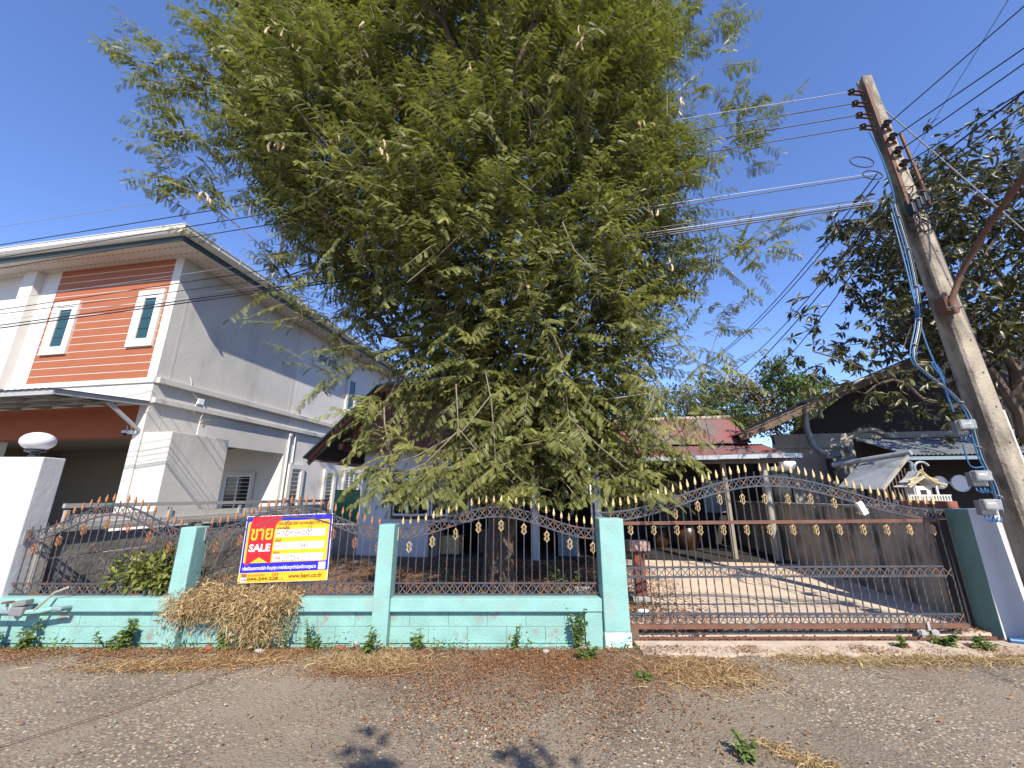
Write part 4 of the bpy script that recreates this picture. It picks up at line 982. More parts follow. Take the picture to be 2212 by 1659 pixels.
# meters and blue cables
def meter(u, v, lab, s_=1.0):
    p = at(u, v, YP - .20); t = thing('electric_meter', lab, 'meter', p, R(-6), 'electric meters on the pole'); t.scale = (.85, .85, .85)
    MB().bbox(-.09, .09, .02, .10, -.12, .06, .012).build('base', M['meter_grey'], t); MB().bbox(-.105, .085, -.07, .018, -.05, .08, .02).build('cover', M['clear'], t)
    MB().bbox(-.085, .065, -.035, .016, -.03, .06, .006).build('register', M['meter_grey'], t); MB().box(-.06, .04, -.0385, -.0355, .015, .045).build('dial_plate', M['white_plastic'], t)
    for dx in (-.05, 0, .05): MB().tube([(dx, .05, -.11), (dx - .01, .03, -.17), (dx + .06, .04, -.20), (dx + .12, .08, -.15)], .009, 6).build('lead', M['cable_blue'], t)
    MB().bar((.0, .11, .0), (.22, .16, .0), .02, .05).build('mount', M['steel'], t)
    return t
meter(2085, 920, 'topmost electric meter on the pole with a clear cover'); meter(2118, 1030, 'middle electric meter on the pole, beside the blue cables'); meter(2138, 1092, 'lowest electric meter, just above the sage green gate post')
def cable(name, pts, r_, m_, lab, cat='cable', dy=0, n=6, grp=None):
    """smooth cable through measured points (u, v, depth)"""
    P = [at(u, v, y) for u, v, y in pts]; out = []
    for i in range(len(P) - 1):
        p0, p1, p2, p3 = P[max(i - 1, 0)], P[i], P[i + 1], P[min(i + 2, len(P) - 1)]
        for t in np.linspace(0, 1, 6, endpoint=False):
            t = float(t); out.append(.5 * ((2 * p1) + (p2 - p0) * t + (2 * p0 - 5 * p1 + 4 * p2 - p3) * t * t + (3 * p1 - p0 - 3 * p2 + p3) * t ** 3))
    out.append(P[-1]); o = MB().tube(out, r_, n).build(name, M[m_], None, True)
    return tag(o, lab, cat, grp)
Yc = YP - .2
bund = [(1930, 440, Yc), (1965, 560, Yc), (1984, 680, Yc), (1972, 770, Yc), (2000, 805, Yc), (2050, 845, Yc), (2090, 890, Yc), (2105, 940, Yc), (2120, 990, Yc), (2150, 1050, Yc), (2165, 1105, Yc)]
for k, (du, m_, lab) in enumerate(((0, 'cable_blue', 'blue cable looping down the left side of the pole to the meters'), (7, 'cable_black', 'black cable strapped beside the blue cable on the pole'), (-6, 'cable_blue', 'second blue cable, outermost in the bundle on the pole'), (3, 'cable_grey', 'pale grey cable strapped into the bundle on the pole'))):
    cable('meter_cable', [(u + du, v + du * .3, y - .012 * (k % 2)) for u, v, y in bund], .0075 if k < 3 else .005, m_, lab)
cable('meter_cable', [(1925, 460, Yc), (1955, 570, Yc), (1975, 650, Yc), (2000, 740, Yc), (2040, 830, Yc)], .010, 'cable_blue', 'short blue cable hanging straight behind the bundle'); 
cable('meter_cable', [(2060, 890, Yc), (2045, 850, Yc), (2030, 800, Yc), (2012, 782, Yc), (2022, 800, Yc), (2045, 822, Yc)], .010, 'cable_blue', 'blue cable with a hairpin loop above the top meter')
cable('meter_cable', [(1878, 285, YP - .1), (1900, 330, YP - .15), (1925, 400, Yc), (1935, 450, Yc)], .009, 'cable_blue', 'blue cable dropping from the insulators at the top of the pole')
cable('meter_cable', [(2080, 960, Yc), (2092, 1000, Yc), (2105, 1010, Yc), (2125, 1008, Yc)], .008, 'cable_blue', 'blue cable stub curling out between two meters')
for k, (u, v) in enumerate(((1940, 470), (1960, 540), (1978, 620), (1984, 690), (1975, 745), (1985, 790), (2030, 832), (2075, 870), (2098, 915), (2112, 965), (2135, 1020), (2158, 1075))):
    p = at(u, v, Yc); o = MB().lathe([(.028, -.006), (.031, -.006), (.031, .006), (.028, .006)], n=12).build('cable_tie', M['meter_grey'], up_); o.location = p - OFF; o.rotation_euler = (R(random.uniform(-20, 20)), R(random.uniform(20, 60)), 0)

# ------------------------------------------------------------------ overhead wires
def wire(a, b, sag, r_, m_, lab, n=28):
    a, b = Vector(a), Vector(b); pts = [a.lerp(b, t) - Vector((0, 0, sag * 4 * t * (1 - t))) for t in np.linspace(0, 1, n)]
    return tag(MB().tube(pts, r_, 5).build('overhead_wire', M[m_], None, True), lab, 'wire', 'overhead wires')
YL = 6.3
def ext(p, u, v, k=1.35): q = at(u, v, YL); return p + (q - p) * k
for k, (v, m_, r_, lab) in enumerate(((477, 'cable_grey', .005, 'topmost of the overhead wires, thin and grey'), (516, 'cable_black', .008, 'second overhead wire from the top, black'), (543, 'cable_black', .008, 'third overhead wire from the top, black'), (566, 'cable_black', .008, 'fourth overhead wire from the top, passing the eaves of the left house'))):
    wire(LW[k], ext(LW[k], 0, v + 4, 2.6), .10, r_, m_, lab)
lows = ((1893, 374, 634, 'cable_grey', .0045, 'bright upper wire of the lower bundle across the orange house front'), (1885, 380, 655, 'cable_black', .007, 'black wire just below the bright upper wire of the lower bundle'), (1888, 428, 664, 'cable_black', .006, 'thin black wire in the middle of the lower bundle'), (1890, 434, 678, 'cable_grey', .0045, 'bright lower wire of the lower bundle'), (1892, 438, 688, 'cable_black', .009, 'thick black cable of the lower bundle'), (1894, 442, 694, 'cable_black', .010, 'lowest and thickest cable of the lower bundle'))
for u, v, vl, m_, r_, lab in lows:
    p = at(u, v, YP - .1); wire(p, ext(p, 0, vl, 2.6), .14, r_, m_, lab)
for k, (u, v, lab) in enumerate(((2290, -60, 'highest black wire running from the pole to the upper right'), (2290, 45, 'second black wire running from the pole to the upper right'), (2300, 70, 'third black wire running from the pole to the upper right'), (2310, 130, 'lowest black wire of the four running to the upper right'))):
    wire(RW[k], RW[k] + (at(u, v, 3.0) - RW[k]) * 6, .05, .008, 'cable_black', lab)
wire(at(2000, 360, YP - .1), at(2000, 360, YP - .1) + (at(2330, 100, 3.0) - at(2000, 360, YP - .1)) * 5, .06, .012, 'cable_black', 'thick black telephone cable running from the pole tangle to the right'); wire(at(1960, 410, YP - .1), at(1960, 410, YP - .1) + (at(2330, 130, 3.1) - at(1960, 410, YP - .1)) * 5, .08, .009, 'cable_black', 'black cable just under the thick telephone cable on the right')
wire(at(1905, 232, YP), at(1905, 232, YP) + (at(2330, 600, 5.6) - at(1905, 232, YP)) * 2.4, .0, .010, 'cable_grey', 'pale stay wire slanting down to the right from the pole top', 12)
wire(at(1962, 350, 7.5), at(1962, 350, 7.5) + (at(2250, -120, 3.2) - at(1962, 350, 7.5)) * 5, .02, .005, 'cable_black', 'thin wire crossing the other right-hand wires steeply')
gi = at(2120, 432, 5.1); o = MB().lathe([(.02, -.12), (.045, -.1), (.045, -.02), (.03, 0), (.045, .02), (.045, .1), (.02, .12)], n=12).build('stay_insulator', M['ceramic'], None, True); o.location = gi; o.rotation_euler = (0, R(128), 0)
tag(o, 'dark egg-shaped insulator on the stay wire at the right', 'insulator')
for k, (u, v, u2, v2, y2, s_, lab) in enumerate(((1895, 375, 1500, 800, 12, .35, 'service wire falling from the pole behind the tree, leftmost'), (1900, 390, 1520, 790, 12, .30, 'service wire just right of the leftmost falling one'), (1905, 440, 1560, 815, 12, .30, 'service wire falling towards the far yellow-green tree'), (1915, 455, 1385, 978, 12.2, .5, 'service wire sagging down onto the red corrugated roof'), (1920, 470, 1600, 850, 13, .4, 'rightmost service wire falling behind the porch roof'))):
    wire(at(u, v, YP - .05), at(u2, v2, y2), s_, .009, 'cable_black', lab)

# ================================================================== RIGHT NEIGHBOUR HOUSE (in shade)
RH = on_plane(1690, 1000, Vector((8.0, 12.0, 0)), E2); RH.z = 0
rh = thing('side_house', 'shaded cream house with dark eaves behind the right-hand wall', 'house', RH, ROT)
def rl_(u, v, back=0.0):                          # point in the plane of the front wall, in local coordinates
    p = on_plane(u, v, RH + E2 * back, E2) - RH; return Vector((p.dot(E1), p.dot(E2), p.z))
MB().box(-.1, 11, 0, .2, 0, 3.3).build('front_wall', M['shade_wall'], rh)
r0, r1, r2 = rl_(1598, 940, -1.3), rl_(1700, 880, -1.3), rl_(1960, 780, -1.3)
mb = MB().prism([(-.1, 2.9), (11, 2.9), (11, 6), (5.0, 6.0), (2.0, 4.4)], 'y', .02, .18); mb.build('gable_wall', M['shade_dark'], rh)
sl = (r2 - r0); sl.y = 0; sl.normalize()
for k in range(14):                               # roof edge of overlapping tiles
    a = r0 + sl * (.0 + k * .40); b = r0 + sl * (k * .40 + .43)
    MB().add([(a.x, a.y - .06, a.z + .03), (b.x, b.y - .06, b.z + .01), (b.x, 6.0, b.z + .01), (a.x, 6.0, a.z + .03), (a.x, a.y - .06, a.z + .06), (b.x, b.y - .06, b.z + .04), (b.x, 6.0, b.z + .04), (a.x, 6.0, a.z + .06)],
             [(3, 2, 1, 0), (4, 5, 6, 7), (0, 1, 5, 4), (1, 2, 6, 5), (2, 3, 7, 6), (3, 0, 4, 7)]).build('roof_tile', M['old_wood'], rh)
MB().bar(r0 + Vector((0, 0, -.08)), r0 + sl * 5.7 + Vector((0, 0, -.08)), .05, .17).build('barge_board', M['old_wood'], rh)
e_ = r0 + sl * 5.7
MB().add([(r0.x, -1.32, r0.z - .16), (e_.x, -1.32, e_.z - .16), (e_.x, .0, e_.z - .16), (r0.x, .0, r0.z - .16)], [(0, 1, 2, 3)]).build('soffit', M['old_wood'], rh)
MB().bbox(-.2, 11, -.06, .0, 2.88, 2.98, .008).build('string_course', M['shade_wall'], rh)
ac = rl_(1885, 975)
for r_, rr_ in ((.62, .13), (.38, .05)):
    pts = [(ac.x + r_ * math.cos(t), -.03, ac.z + r_ * math.sin(t)) for t in np.linspace(0, math.pi, 20)]
    mb = MB()
    for p, q in zip(pts, pts[1:]): mb.bar(p, q, .06, rr_, up=(0, 1, 0))
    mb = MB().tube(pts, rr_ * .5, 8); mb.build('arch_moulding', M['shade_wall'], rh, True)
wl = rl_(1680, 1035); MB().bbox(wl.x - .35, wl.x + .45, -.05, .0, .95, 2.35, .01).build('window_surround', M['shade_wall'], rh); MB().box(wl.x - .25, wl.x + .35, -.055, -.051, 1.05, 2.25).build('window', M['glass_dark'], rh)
# stove pipes
sp_ = thing('stove_pipe', 'bent dark metal stove pipe with a cap beside the shaded house', 'pipe', RH + E2 * -.5, ROT)
q0 = [rl_(u, v, -.5) + Vector((0, .5, 0)) for u, v in ((1737, 875), (1742, 925), (1755, 960), (1775, 980), (1815, 985))]
MB().tube(q0, .085, 12).build('pipe', M['tin'], sp_, True); MB().lathe([(.20, 0), (.02, .12)], q0[0] + Vector((0, 0, .03)), 14).build('cap', M['old_wood'], sp_)
q1 = [rl_(u, v, -.5) + Vector((0, .5, 0)) for u, v in ((1790, 985), (1795, 1010), (1808, 1035), (1835, 1050))]
MB().tube(q1, .085, 12).build('pipe', M['cable_black'], sp_, True); MB().lathe([(.06, -.16), (.12, .06)], q1[0], 14).build('funnel', M['zinc'], sp_, True)
# lean-to in front of it: tin roof, gutter, canvas awning, dark kitchen
LP = on_plane(1960, 985, Vector((8.2, 8.6, 0)), E2); LP.z = 0
lt = thing('lean_to', 'tin roofed lean-to kitchen behind the spirit house', 'shed', LP, ROT)
def ll(u, v, back=0.0):
    p = on_plane(u, v, LP + E2 * back, E2) - LP; return Vector((p.dot(E1), p.dot(E2), p.z))
t0, t1 = ll(1963, 985), ll(2075, 980); zt_ = t0.z
wd = 5.2
tm = corr_sheet(.8, 1.5, .08, .012)
tme = tm.mesh('roof_sheet', M['tin'])
for k in range(7):
    o = put('roof_sheet', tme, lt, (t0.x - .1 + k * .77, -.05, zt_ + .02 + .004 * (k % 2)), (R(19), 0, 0)); o.modifiers.new('thick', 'SOLIDIFY').thickness = .004
MB().bar((t0.x - .1, -.02, zt_ - .05), (t0.x + wd, -.02, zt_ - .05), .05, .07).build('beam', M['pvc'], lt)
MB().tube([ll(1960, 978) + Vector((0, -.1, 0)), ll(1800, 1005, 1.2) + Vector((0, 0, 0))], .06, 10).build('gutter_pipe', M['zinc'], lt, True)
MB().tube([ll(1950, 990), ll(1968, 1000), ll(1975, 1060), (ll(1975, 1060).x + .02, 0, .2)], .035, 8).build('post', M['pvc'], lt, True)
MB().box(t0.x - .1, t0.x + wd, 1.4, 1.5, 0, zt_ + .55).build('back_wall', M['shade_dark'], lt); MB().box(t0.x + wd, t0.x + wd + .1, 0, 1.5, 0, zt_ + .4).build('side_wall', M['shade_dark'], lt)
for k in range(14):
    x = ll(1880, 1050).x + k * .07; MB().bar((x, .1, .2), (x, .1, zt_ - .25), .02, .02).build('batten', M['old_wood'], lt)
ca, cb_, cc, cd_ = ll(1810, 1052, -.3), ll(1905, 1058, -.9), ll(1962, 985, -.2), ll(1858, 1000, .5)
mb = MB().add([ca, cb_, cc, cd_], [(0, 1, 2, 3)]); o = mb.build('canvas_flap', M['tin'], lt); o.modifiers.new('thick', 'SOLIDIFY').thickness = .01
MB().bar(cb_, cc, .05, .05).build('flap_edge', M['conc'], lt)
for i, (u, v, r_, lab) in enumerate(((2030, 1042, .13, 'white pot with handles hanging in the dark kitchen'), (2075, 1044, .17, 'white slotted colander hanging right of the white pot'))):
    p = on_plane(u, v, LP + E2 * .7, E2); o = thing('hanging_pot', lab, 'pot', p, ROT)
    MB().lathe([(r_, 0), (r_ * 1.05, .015), (r_ * .95, .03), (r_ * .75, .10), (r_ * .70, .12)], n=22, M=Matrix.Rotation(R(-90), 3, 'X')).build('bowl', M['white_plastic'], o, True)
    MB().tube([(r_ * math.cos(t), -.01, r_ * math.sin(t)) for t in np.linspace(0, 6.28, 24)], .012, 6).build('rim', M['white_plastic'], o, True)
    for s_ in (-1, 1): MB().tube([(s_ * r_, 0, .03), (s_ * (r_ + .04), 0, .0), (s_ * r_, 0, -.03)], .01, 6).build('handle', M['white_plastic'], o)
vt = on_plane(1992, 1012, LP + E2 * -.4, E2); o = MB().tube([vt + E1 * (.13 * math.cos(t)) + Vector((0, 0, .13 * math.sin(t))) for t in np.linspace(.4, 4.6, 16)], .022, 8).build('duct_ring', M['zinc'], None, True)
tag(o, 'curved shiny duct end above the spirit house roof', 'duct')

# ================================================================== VEGETATION
UP = np.array([0, 0, 1.0])
def pinnate_template(pairs=7, L=1.0, w=.20, lw=.11):
    v, f = [], []
    for i in range(pairs):
        x = .10 + .90 * i / pairs; taper = 1.0 if 0 < i < pairs - 1 else .8
        for s in (-1, 1):
            b = len(v)
            v += [(x, s * .012, 0), (x + lw, s * .012, 0), (x + lw * .9 + .05, s * w * taper, -.035), (x + .07, s * w * taper, -.035)]
            f.append((b, b + 1, b + 2, b + 3) if s > 0 else (b + 3, b + 2, b + 1, b))
    v = np.array(v); v[:, 2] -= .28 * v[:, 0] ** 2
    return v, np.array(f)
def blade_template(w=.16, fold=.03, bend=.2):
    v = np.array([(0, 0, 0), (.38, -w, fold), (.38, 0, -.02), (.38, w, fold), (1, 0, 0), (.72, -w * .75, fold), (.72, w * .75, fold), (.72, 0, -.02)], float)
    f = np.array([(0, 1, 2, 2), (0, 2, 3, 3), (1, 5, 7, 2), (2, 7, 6, 3), (5, 4, 7, 7), (7, 4, 6, 6)])
    v[:, 2] -= bend * v[:, 0] ** 2
    return v, f
def blade4(w=.16, fold=.05, bend=.2):
    v = np.array([(0, 0, 0), (.45, -w, fold), (1, 0, -bend), (.45, w, fold), (.45, 0, -bend * .2)], float)
    f = np.array([(0, 1, 2, 4), (0, 4, 2, 3)])
    return v, f
def place(tmpl, P, A, Nn, S, tint):
    """copies of a leaf template: P origin, A axis, Nn rough normal, S length"""
    v, f = tmpl; A = norm(A); B = norm(np.cross(Nn, A)); C = np.cross(A, B)
    out = P[:, None, :] + S[:, None, None] * (v[None, :, 0:1] * A[:, None, :] + v[None, :, 1:2] * B[:, None, :] + v[None, :, 2:3] * C[:, None, :])
    n, k = len(P), len(v)
    faces = (f[None] + (np.arange(n) * k)[:, None, None]).reshape(-1, f.shape[1])
    return out.reshape(-1, 3), faces, np.repeat(tint, k)
def join(parts):
    V, F, T = [], [], []; b = 0
    for v, f, t in parts: V.append(v); F.append(f + b); T.append(t); b += len(v)
    return np.concatenate(V), np.concatenate(F), np.concatenate(T)
def foliage(name, parts, m_, parent=None):
    v, f, t = join(parts)
    if f.shape[1] == 4:                           # drop repeated corners by using triangles where needed
        dup = f[:, 2] == f[:, 3]
        if dup.any():
            q = f[~dup]; tri = np.concatenate([f[dup][:, :3], q[:, [0, 1, 2]], q[:, [0, 2, 3]]]); f = tri
    return stuff(raw_mesh(name, v, f, m_, {'tint': np.clip(t, 0, 1)}, parent))

def skeleton(trunk, centres, lift=.25, step=.4, wpath=.25, jit=.05):
    """branches: each centre is joined to the nearest earlier node; returns the paths and load per node"""
    nodes = [np.array(p, float) for p in trunk]; par = [-1] + list(range(len(trunk) - 1))
    plen = [0.0]
    for i in range(1, len(nodes)): plen.append(plen[-1] + np.linalg.norm(nodes[i] - nodes[i - 1]))
    first = len(trunk) - 2; paths = []; tips = []
    order = np.argsort(np.linalg.norm(centres - nodes[-1], axis=1))
    for ci in order:
        c = centres[ci]; arr = np.array(nodes[first:]); pl = np.array(plen[first:])
        d = np.linalg.norm(arr - c, axis=1) + wpath * pl
        j = int(np.argmin(d)) + first; a = nodes[j]; D = c - a; dist = np.linalg.norm(D)
        n = max(2, int(dist / step)); path = [j]
        for k in range(1, n + 1):
            t = k / n; p = a + D * t + UP * lift * dist * math.sin(math.pi * t) * .5 + rng.normal(0, jit * min(dist, 1.5), 3) * (t < 1)
            nodes.append(p); par.append(path[-1]); plen.append(plen[path[-1]] + dist / n); path.append(len(nodes) - 1)
        paths.append(path); tips.append((path[-1], ci))
    load = np.zeros(len(nodes))
    for tip, _ in tips:
        i = tip
        while i >= 0: load[i] += 1; i = par[i]
    return nodes, paths, load
def limb_meshes(nodes, paths, load, trunk_n, r_tip, kpow, parent, m_big, m_small, flare, lim=.02, sides=7):
    big, small = MB(), MB()
    R_ = lambda i: r_tip * load[i] ** kpow
    tr = [nodes[i] for i in range(trunk_n)]; rr_ = [R_(i) * (flare if i == 0 else (1.0 + (flare - 1) * .3 if i == 1 else 1)) for i in range(trunk_n)]
    MB().tube(tr, rr_, 16).build('trunk', m_big, parent, True)
    for p in paths:
        rs = [min(R_(p[0]), R_(p[1]) * 1.15)] + [R_(i) for i in p[1:]]; pts = [nodes[i] for i in p]
        (big if rs[0] > lim else small).tube(pts, rs, sides if rs[0] > lim else 4, cap=False)
    if big.v: big.build('limbs', m_big, parent, True)['kind'] = 'stuff'
    if small.v: small.build('branchlets', m_small, parent, True)['kind'] = 'stuff'

# ------------------------------------------------------------------ the tamarind
tam = thing('tamarind_tree', 'huge feathery tamarind tree with pale pods behind the fence', 'tree', (0, 0, 0))
TB = np.array([-.22, 7.0, .05])
prof = np.array([(1.6, .25, .9), (2.0, .35, 1.2), (2.6, .40, 1.35), (3.3, .45, 1.7), (4.2, .15, 2.25), (5.0, -.35, 2.85), (6.0, -.7, 3.4), (7.3, -.95, 3.75), (9.0, -1.05, 4.0), (10.5, -.65, 3.7), (12.2, -.5, 3.0)])
def crown_at(z): return np.interp(z, prof[:, 0], prof[:, 1]), np.interp(z, prof[:, 0], prof[:, 2])
cen = []
tries = 0
while len(cen) < 640 and tries < 120000:
    tries += 1
    z = rng.uniform(1.75, 12.2); cx, r_ = crown_at(z)
    a = rng.uniform(0, 2 * math.pi); q = math.sqrt(rng.uniform(.03, 1.0)) if rng.uniform() < .38 else rng.uniform(.82, 1.0)
    if math.sin(a) > .3 and rng.uniform() < .7: continue        # fewer at the back
    if rng.uniform() > (r_ / 5.1) ** .45: continue
    wob = 1 + .10 * math.sin(3 * a + z * 1.3) + .08 * math.sin(7 * a - z * 2.1)
    c = np.array([cx + r_ * q * wob * math.cos(a), 6.15 + .56 * r_ * q * wob * math.sin(a), z + rng.normal(0, .1)])
    if c[0] < -2: c[0] = -2 + (c[0] + 2) * .86; c[1] += .22 * (c[0] + 2)      # the left side leans out over the street
    if c[1] < 4.3 and c[2] < 3.0: continue
    if c[2] < 2.5 and c[1] > 7.6: continue
    if cen and np.min(np.linalg.norm(np.array(cen) - c, axis=1)) < (.34 if math.sin(a) < .2 else .6): continue
    cen.append(c)
# a few long sprays that leave the outline, as in the photograph
for u, v, y in ((330, 150, 4.8), (400, 180, 4.8), (390, 395, 4.7), (490, 90, 4.9), (390, 280, 4.8), (470, 340, 4.7), (420, 200, 4.8), (450, 440, 4.8), (590, 30, 6), (700, 20, 6), (1540, 60, 5.8), (1600, 250, 5.4), (1610, 310, 5.3), (1530, 180, 5.6), (1650, 530, 5.5), (1560, 560, 5.4), (1560, 700, 5.6), (1530, 780, 5.8), (1460, 870, 5.8), (670, 690, 5.4), (610, 600, 5.6), (840, 965, 5.6), (860, 1030, 5.5), (900, 1065, 5.4), (830, 880, 5.6), (1000, 1080, 5.35), (1130, 1075, 5.4), (1250, 1080, 5.4), (1340, 1050, 5.5), (1380, 985, 5.7), (1390, 930, 5.8), (730, 770, 5.6), (1370, 1050, 5.6), (930, 1000, 5.3), (1080, 1000, 5.2), (1200, 960, 5.1)):
    cen.append(np.array(at(u, v, y)))
cen = np.array(cen)
trunk = [TB, TB + (.0, -.03, .5), TB + (.06, -.05, 1.1), TB + (.03, -.1, 1.8), TB + (-.02, -.2, 2.6), TB + (-.15, -.3, 3.4), TB + (-.3, -.4, 4.4)]
nodes, paths, load = skeleton(trunk, cen, .18, .42, .32, .05)
limb_meshes(nodes, paths, load, len(trunk), .0070, .535, tam, M['bark'], M['twig'], 1.3, .016)
leafT, stripT = pinnate_template(8, 1.0, .18, .085), blade4(.15, .03, .3)
tw = MB(); parts = []; pods = []
axis0 = np.array([-.4, 6.3, 0])
LP_, LA, LN, LS, LT, LO = [], [], [], [], [], []
for ci, c in enumerate(cen):
    cx, r_ = crown_at(c[2]); out = c - np.array([cx, 6.3, c[2]]); rel = np.linalg.norm(out) / max(r_, .1); out = out / max(np.linalg.norm(out), 1e-3)
    outer = rel > .55
    ntw = 12 if outer else 10
    shade = rng.normal(0, .10)
    for k in range(ntw):
        low = c[2] < 3.6
        d = norm(out * rng.uniform(.2, 1.1) + rng.normal(0, .62, 3) + UP * (rng.uniform(-.35, .15) if low else rng.uniform(-.05, .85)))
        L = rng.uniform(.40, .80); s0 = c + rng.normal(0, .18, 3); droop = rng.uniform(.12, .40) if low else rng.uniform(.04, .30)
        n = int(L / .033); t = (np.arange(n) + 1) / n
        p = s0 + d * (L * t)[:, None] - UP * (L * droop * t ** 2)[:, None]
        tan = norm(d - UP * (2 * droop * t)[:, None])
        if p[-1][2] > 1.4: tw.tube([s0, s0 + d * L * .5 - UP * L * droop * .25, p[-1]], [.005, .0035, .0015], 3, cap=False)
        side = norm(np.cross(tan, UP + rng.normal(0, .15, 3))); sg_ = np.where(np.arange(n) % 2 == 0, 1, -1)[:, None]
        ax = tan * .55 + side * sg_ * .85 - UP * .28 + rng.normal(0, .16, (n, 3))
        nn = UP * .75 - np.array([0, .35, 0]) + rng.normal(0, .33, (n, 3))
        ok = p[:, 2] > 1.47 + rng.normal(0, .05, n) - .25 * (p[:, 1] > 6.2); p, ax, nn, t, n = p[ok], ax[ok], nn[ok], t[ok], int(ok.sum())
        if n < 3: continue
        LP_.append(p); LA.append(ax); LN.append(nn); LS.append(rng.uniform(.11, .17, n) * (1.1 - .35 * t)); LT.append(.45 + shade + rng.normal(0, .17, n) + .12 * t)
        if rng.uniform() < (.045 if c[2] > 4.5 and outer and c[1] < 6.3 else .006): pods.append(p[int(n * rng.uniform(.3, .9))])
LP_, LA, LN, LS, LT = map(np.concatenate, (LP_, LA, LN, LS, LT))
# leaflets are cut out singly on the leaves nearest the street, the inner ones are plain blades
dd = LP_ - np.array([0, 0, 1.6]); dist = np.linalg.norm(dd, axis=1); cell = (np.floor(np.arctan2(dd[:, 0], dd[:, 1]) / .022).astype(int) * 4096 + np.floor(dd[:, 2] / np.hypot(dd[:, 0], dd[:, 1]) / .022).astype(int))
order = np.lexsort((dist, cell)); first = np.r_[True, cell[order][1:] != cell[order][:-1]]; start = np.maximum.accumulate(np.where(first, np.arange(len(order)), 0)); rank = np.arange(len(order)) - start
LO = np.zeros(len(LP_), bool); LO[order] = rank < 6
# inner foliage
ni = 34000; zi = rng.uniform(1.9, 12.0, ni); cxi, ri = crown_at(zi); ai = rng.uniform(0, 6.283, ni); qi = np.sqrt(rng.uniform(0, .92, ni)); PI_ = np.stack([cxi + ri * qi * np.cos(ai), 6.25 + .52 * ri * qi * np.sin(ai), zi], 1)
PI_[:, 1] += np.where(PI_[:, 0] < -2, .22 * (PI_[:, 0] + 2), 0); keep = (rng.uniform(0, 1, ni) < (ri / 4.7) ** 1.2) | (rng.uniform(0, 1, ni) < .25); PI_ = PI_[keep]; ni = len(PI_)
inner = place(stripT, PI_, norm(rng.normal(0, 1, (ni, 3))) - UP * .5, UP * .5 + rng.normal(0, .6, (ni, 3)), rng.uniform(.15, .26, ni), .35 + rng.normal(0, .15, ni))
foliage('crown', [place(leafT, LP_[LO], LA[LO], LN[LO], LS[LO], LT[LO]), place(stripT, LP_[~LO], LA[~LO], LN[~LO], LS[~LO], LT[~LO]), inner], M['leaf'], tam)
stuff(tw.build('twigs', M['twig'], tam))
# bare pale branches that show in front of the lower foliage
for pl_pts in (((1152, 690), (1187, 702), (1215, 770), (1228, 900), (1180, 950), (1128, 962)), ((1048, 800), (1062, 870), (1070, 985), (1132, 1042), (1190, 1060)), ((1062, 852), (1000, 930), (900, 985), (840, 1005)), ((985, 935), (920, 1000), (850, 1032)), ((1228, 900), (1290, 960), (1350, 1010)), ((985, 830), (990, 925), (1040, 985)), ((1330, 860), (1400, 850), (1450, 870)), ((1420, 820), (1405, 880), (1360, 950)), ((1000, 500), (940, 560), (880, 610)), ((1215, 480), (1240, 540), (1290, 590))):
    yy = 5.0 if pl_pts[0][1] > 600 else 4.3
    P = [np.array(at(u, v, yy + .04 * i)) for i, (u, v) in enumerate(pl_pts)]; P = [P[0] + np.array([0, .5, .1])] + P
    MB().tube(P, [.010] + [.009 - .005 * i / len(pl_pts) for i in range(len(pl_pts))], 6).build('branch', M['twig'], tam, True)
# curved pods in small bunches
pm = MB(); pts = []; rs = []
for k in range(9):
    t = k / 8; pts.append((.016 * math.sin(t * 2.6), 0, -.115 * t)); rs.append(.0085 * (1 + .28 * math.cos(k * math.pi)) * (1 if 0 < k < 8 else .45))
pme = pm.tube(pts, rs, 6).mesh('pod', M['pod'], True)
npod = 0; random.shuffle(pods)
for p in pods:
    for j in range(rng.integers(2, 5)):
        if npod >= 290: break
        q = p + rng.normal(0, .05, 3) + norm(np.array([0, 0, 1.6]) - p) * .16; s_ = rng.uniform(1.0, 1.5)
        put('pod', pme, tam, q, (rng.normal(0, .25), rng.normal(0, .25), rng.uniform(0, 6.28)), (s_ * 1.3, s_ * 1.3, s_)); npod += 1

# ------------------------------------------------------------------ mango at the right
mg = thing('mango_tree', 'dark glossy mango tree behind the utility pole', 'tree', (0, 0, 0))
MC = np.array(at(2130, 560, 8.3)); cen = []
while len(cen) < 205:
    d = rng.normal(0, 1, 3); d /= np.linalg.norm(d); q = rng.uniform(.35, 1.0) ** .6
    rad = np.array([3.05, 2.3, 2.75]) * (1 + .16 * math.sin(5 * math.atan2(d[2], d[0]) + 1) + .10 * math.sin(9 * d[0] - 4 * d[2]))
    c = MC + d * q * rad
    if c[2] < 3.4 or (c[2] < 4.0 and c[0] < MC[0] - 2.8): continue
    if cen and np.min(np.linalg.norm(np.array(cen) - c, axis=1)) < .36: continue
    cen.append(c)
for u, v, y in ((1770, 690, 8.2), (1790, 590, 8.2), (1760, 760, 8.2), (1800, 840, 8.2), (1870, 850, 8.2), (1990, 860, 8.2), (2060, 880, 8.4), (1840, 500, 8.3), (2000, 370, 8.2), (2080, 300, 8.2), (2170, 240, 8.2), (2200, 1045, 8.4), (2210, 950, 8.6), (1950, 440, 8.0), (1900, 470, 8.0), (1930, 820, 8.0), (1850, 790, 8), (1950, 760, 8), (2130, 790, 8.0)): cen.append(np.array(at(u, v, y)))
cen = np.array(cen); mt = MC + (1.0, .9, -MC[2])
nodes, paths, load = skeleton([mt, mt + (-.1, 0, 1.0), mt + (-.1, -.1, 2.2), mt + (-.3, -.2, 3.2)], cen, .12, .5, .35, .06)
limb_meshes(nodes, paths, load, 4, .011, .53, mg, M['bark'], M['bark'], 1.2, .016)
P_, A_, N_, S_, T_ = [], [], [], [], []
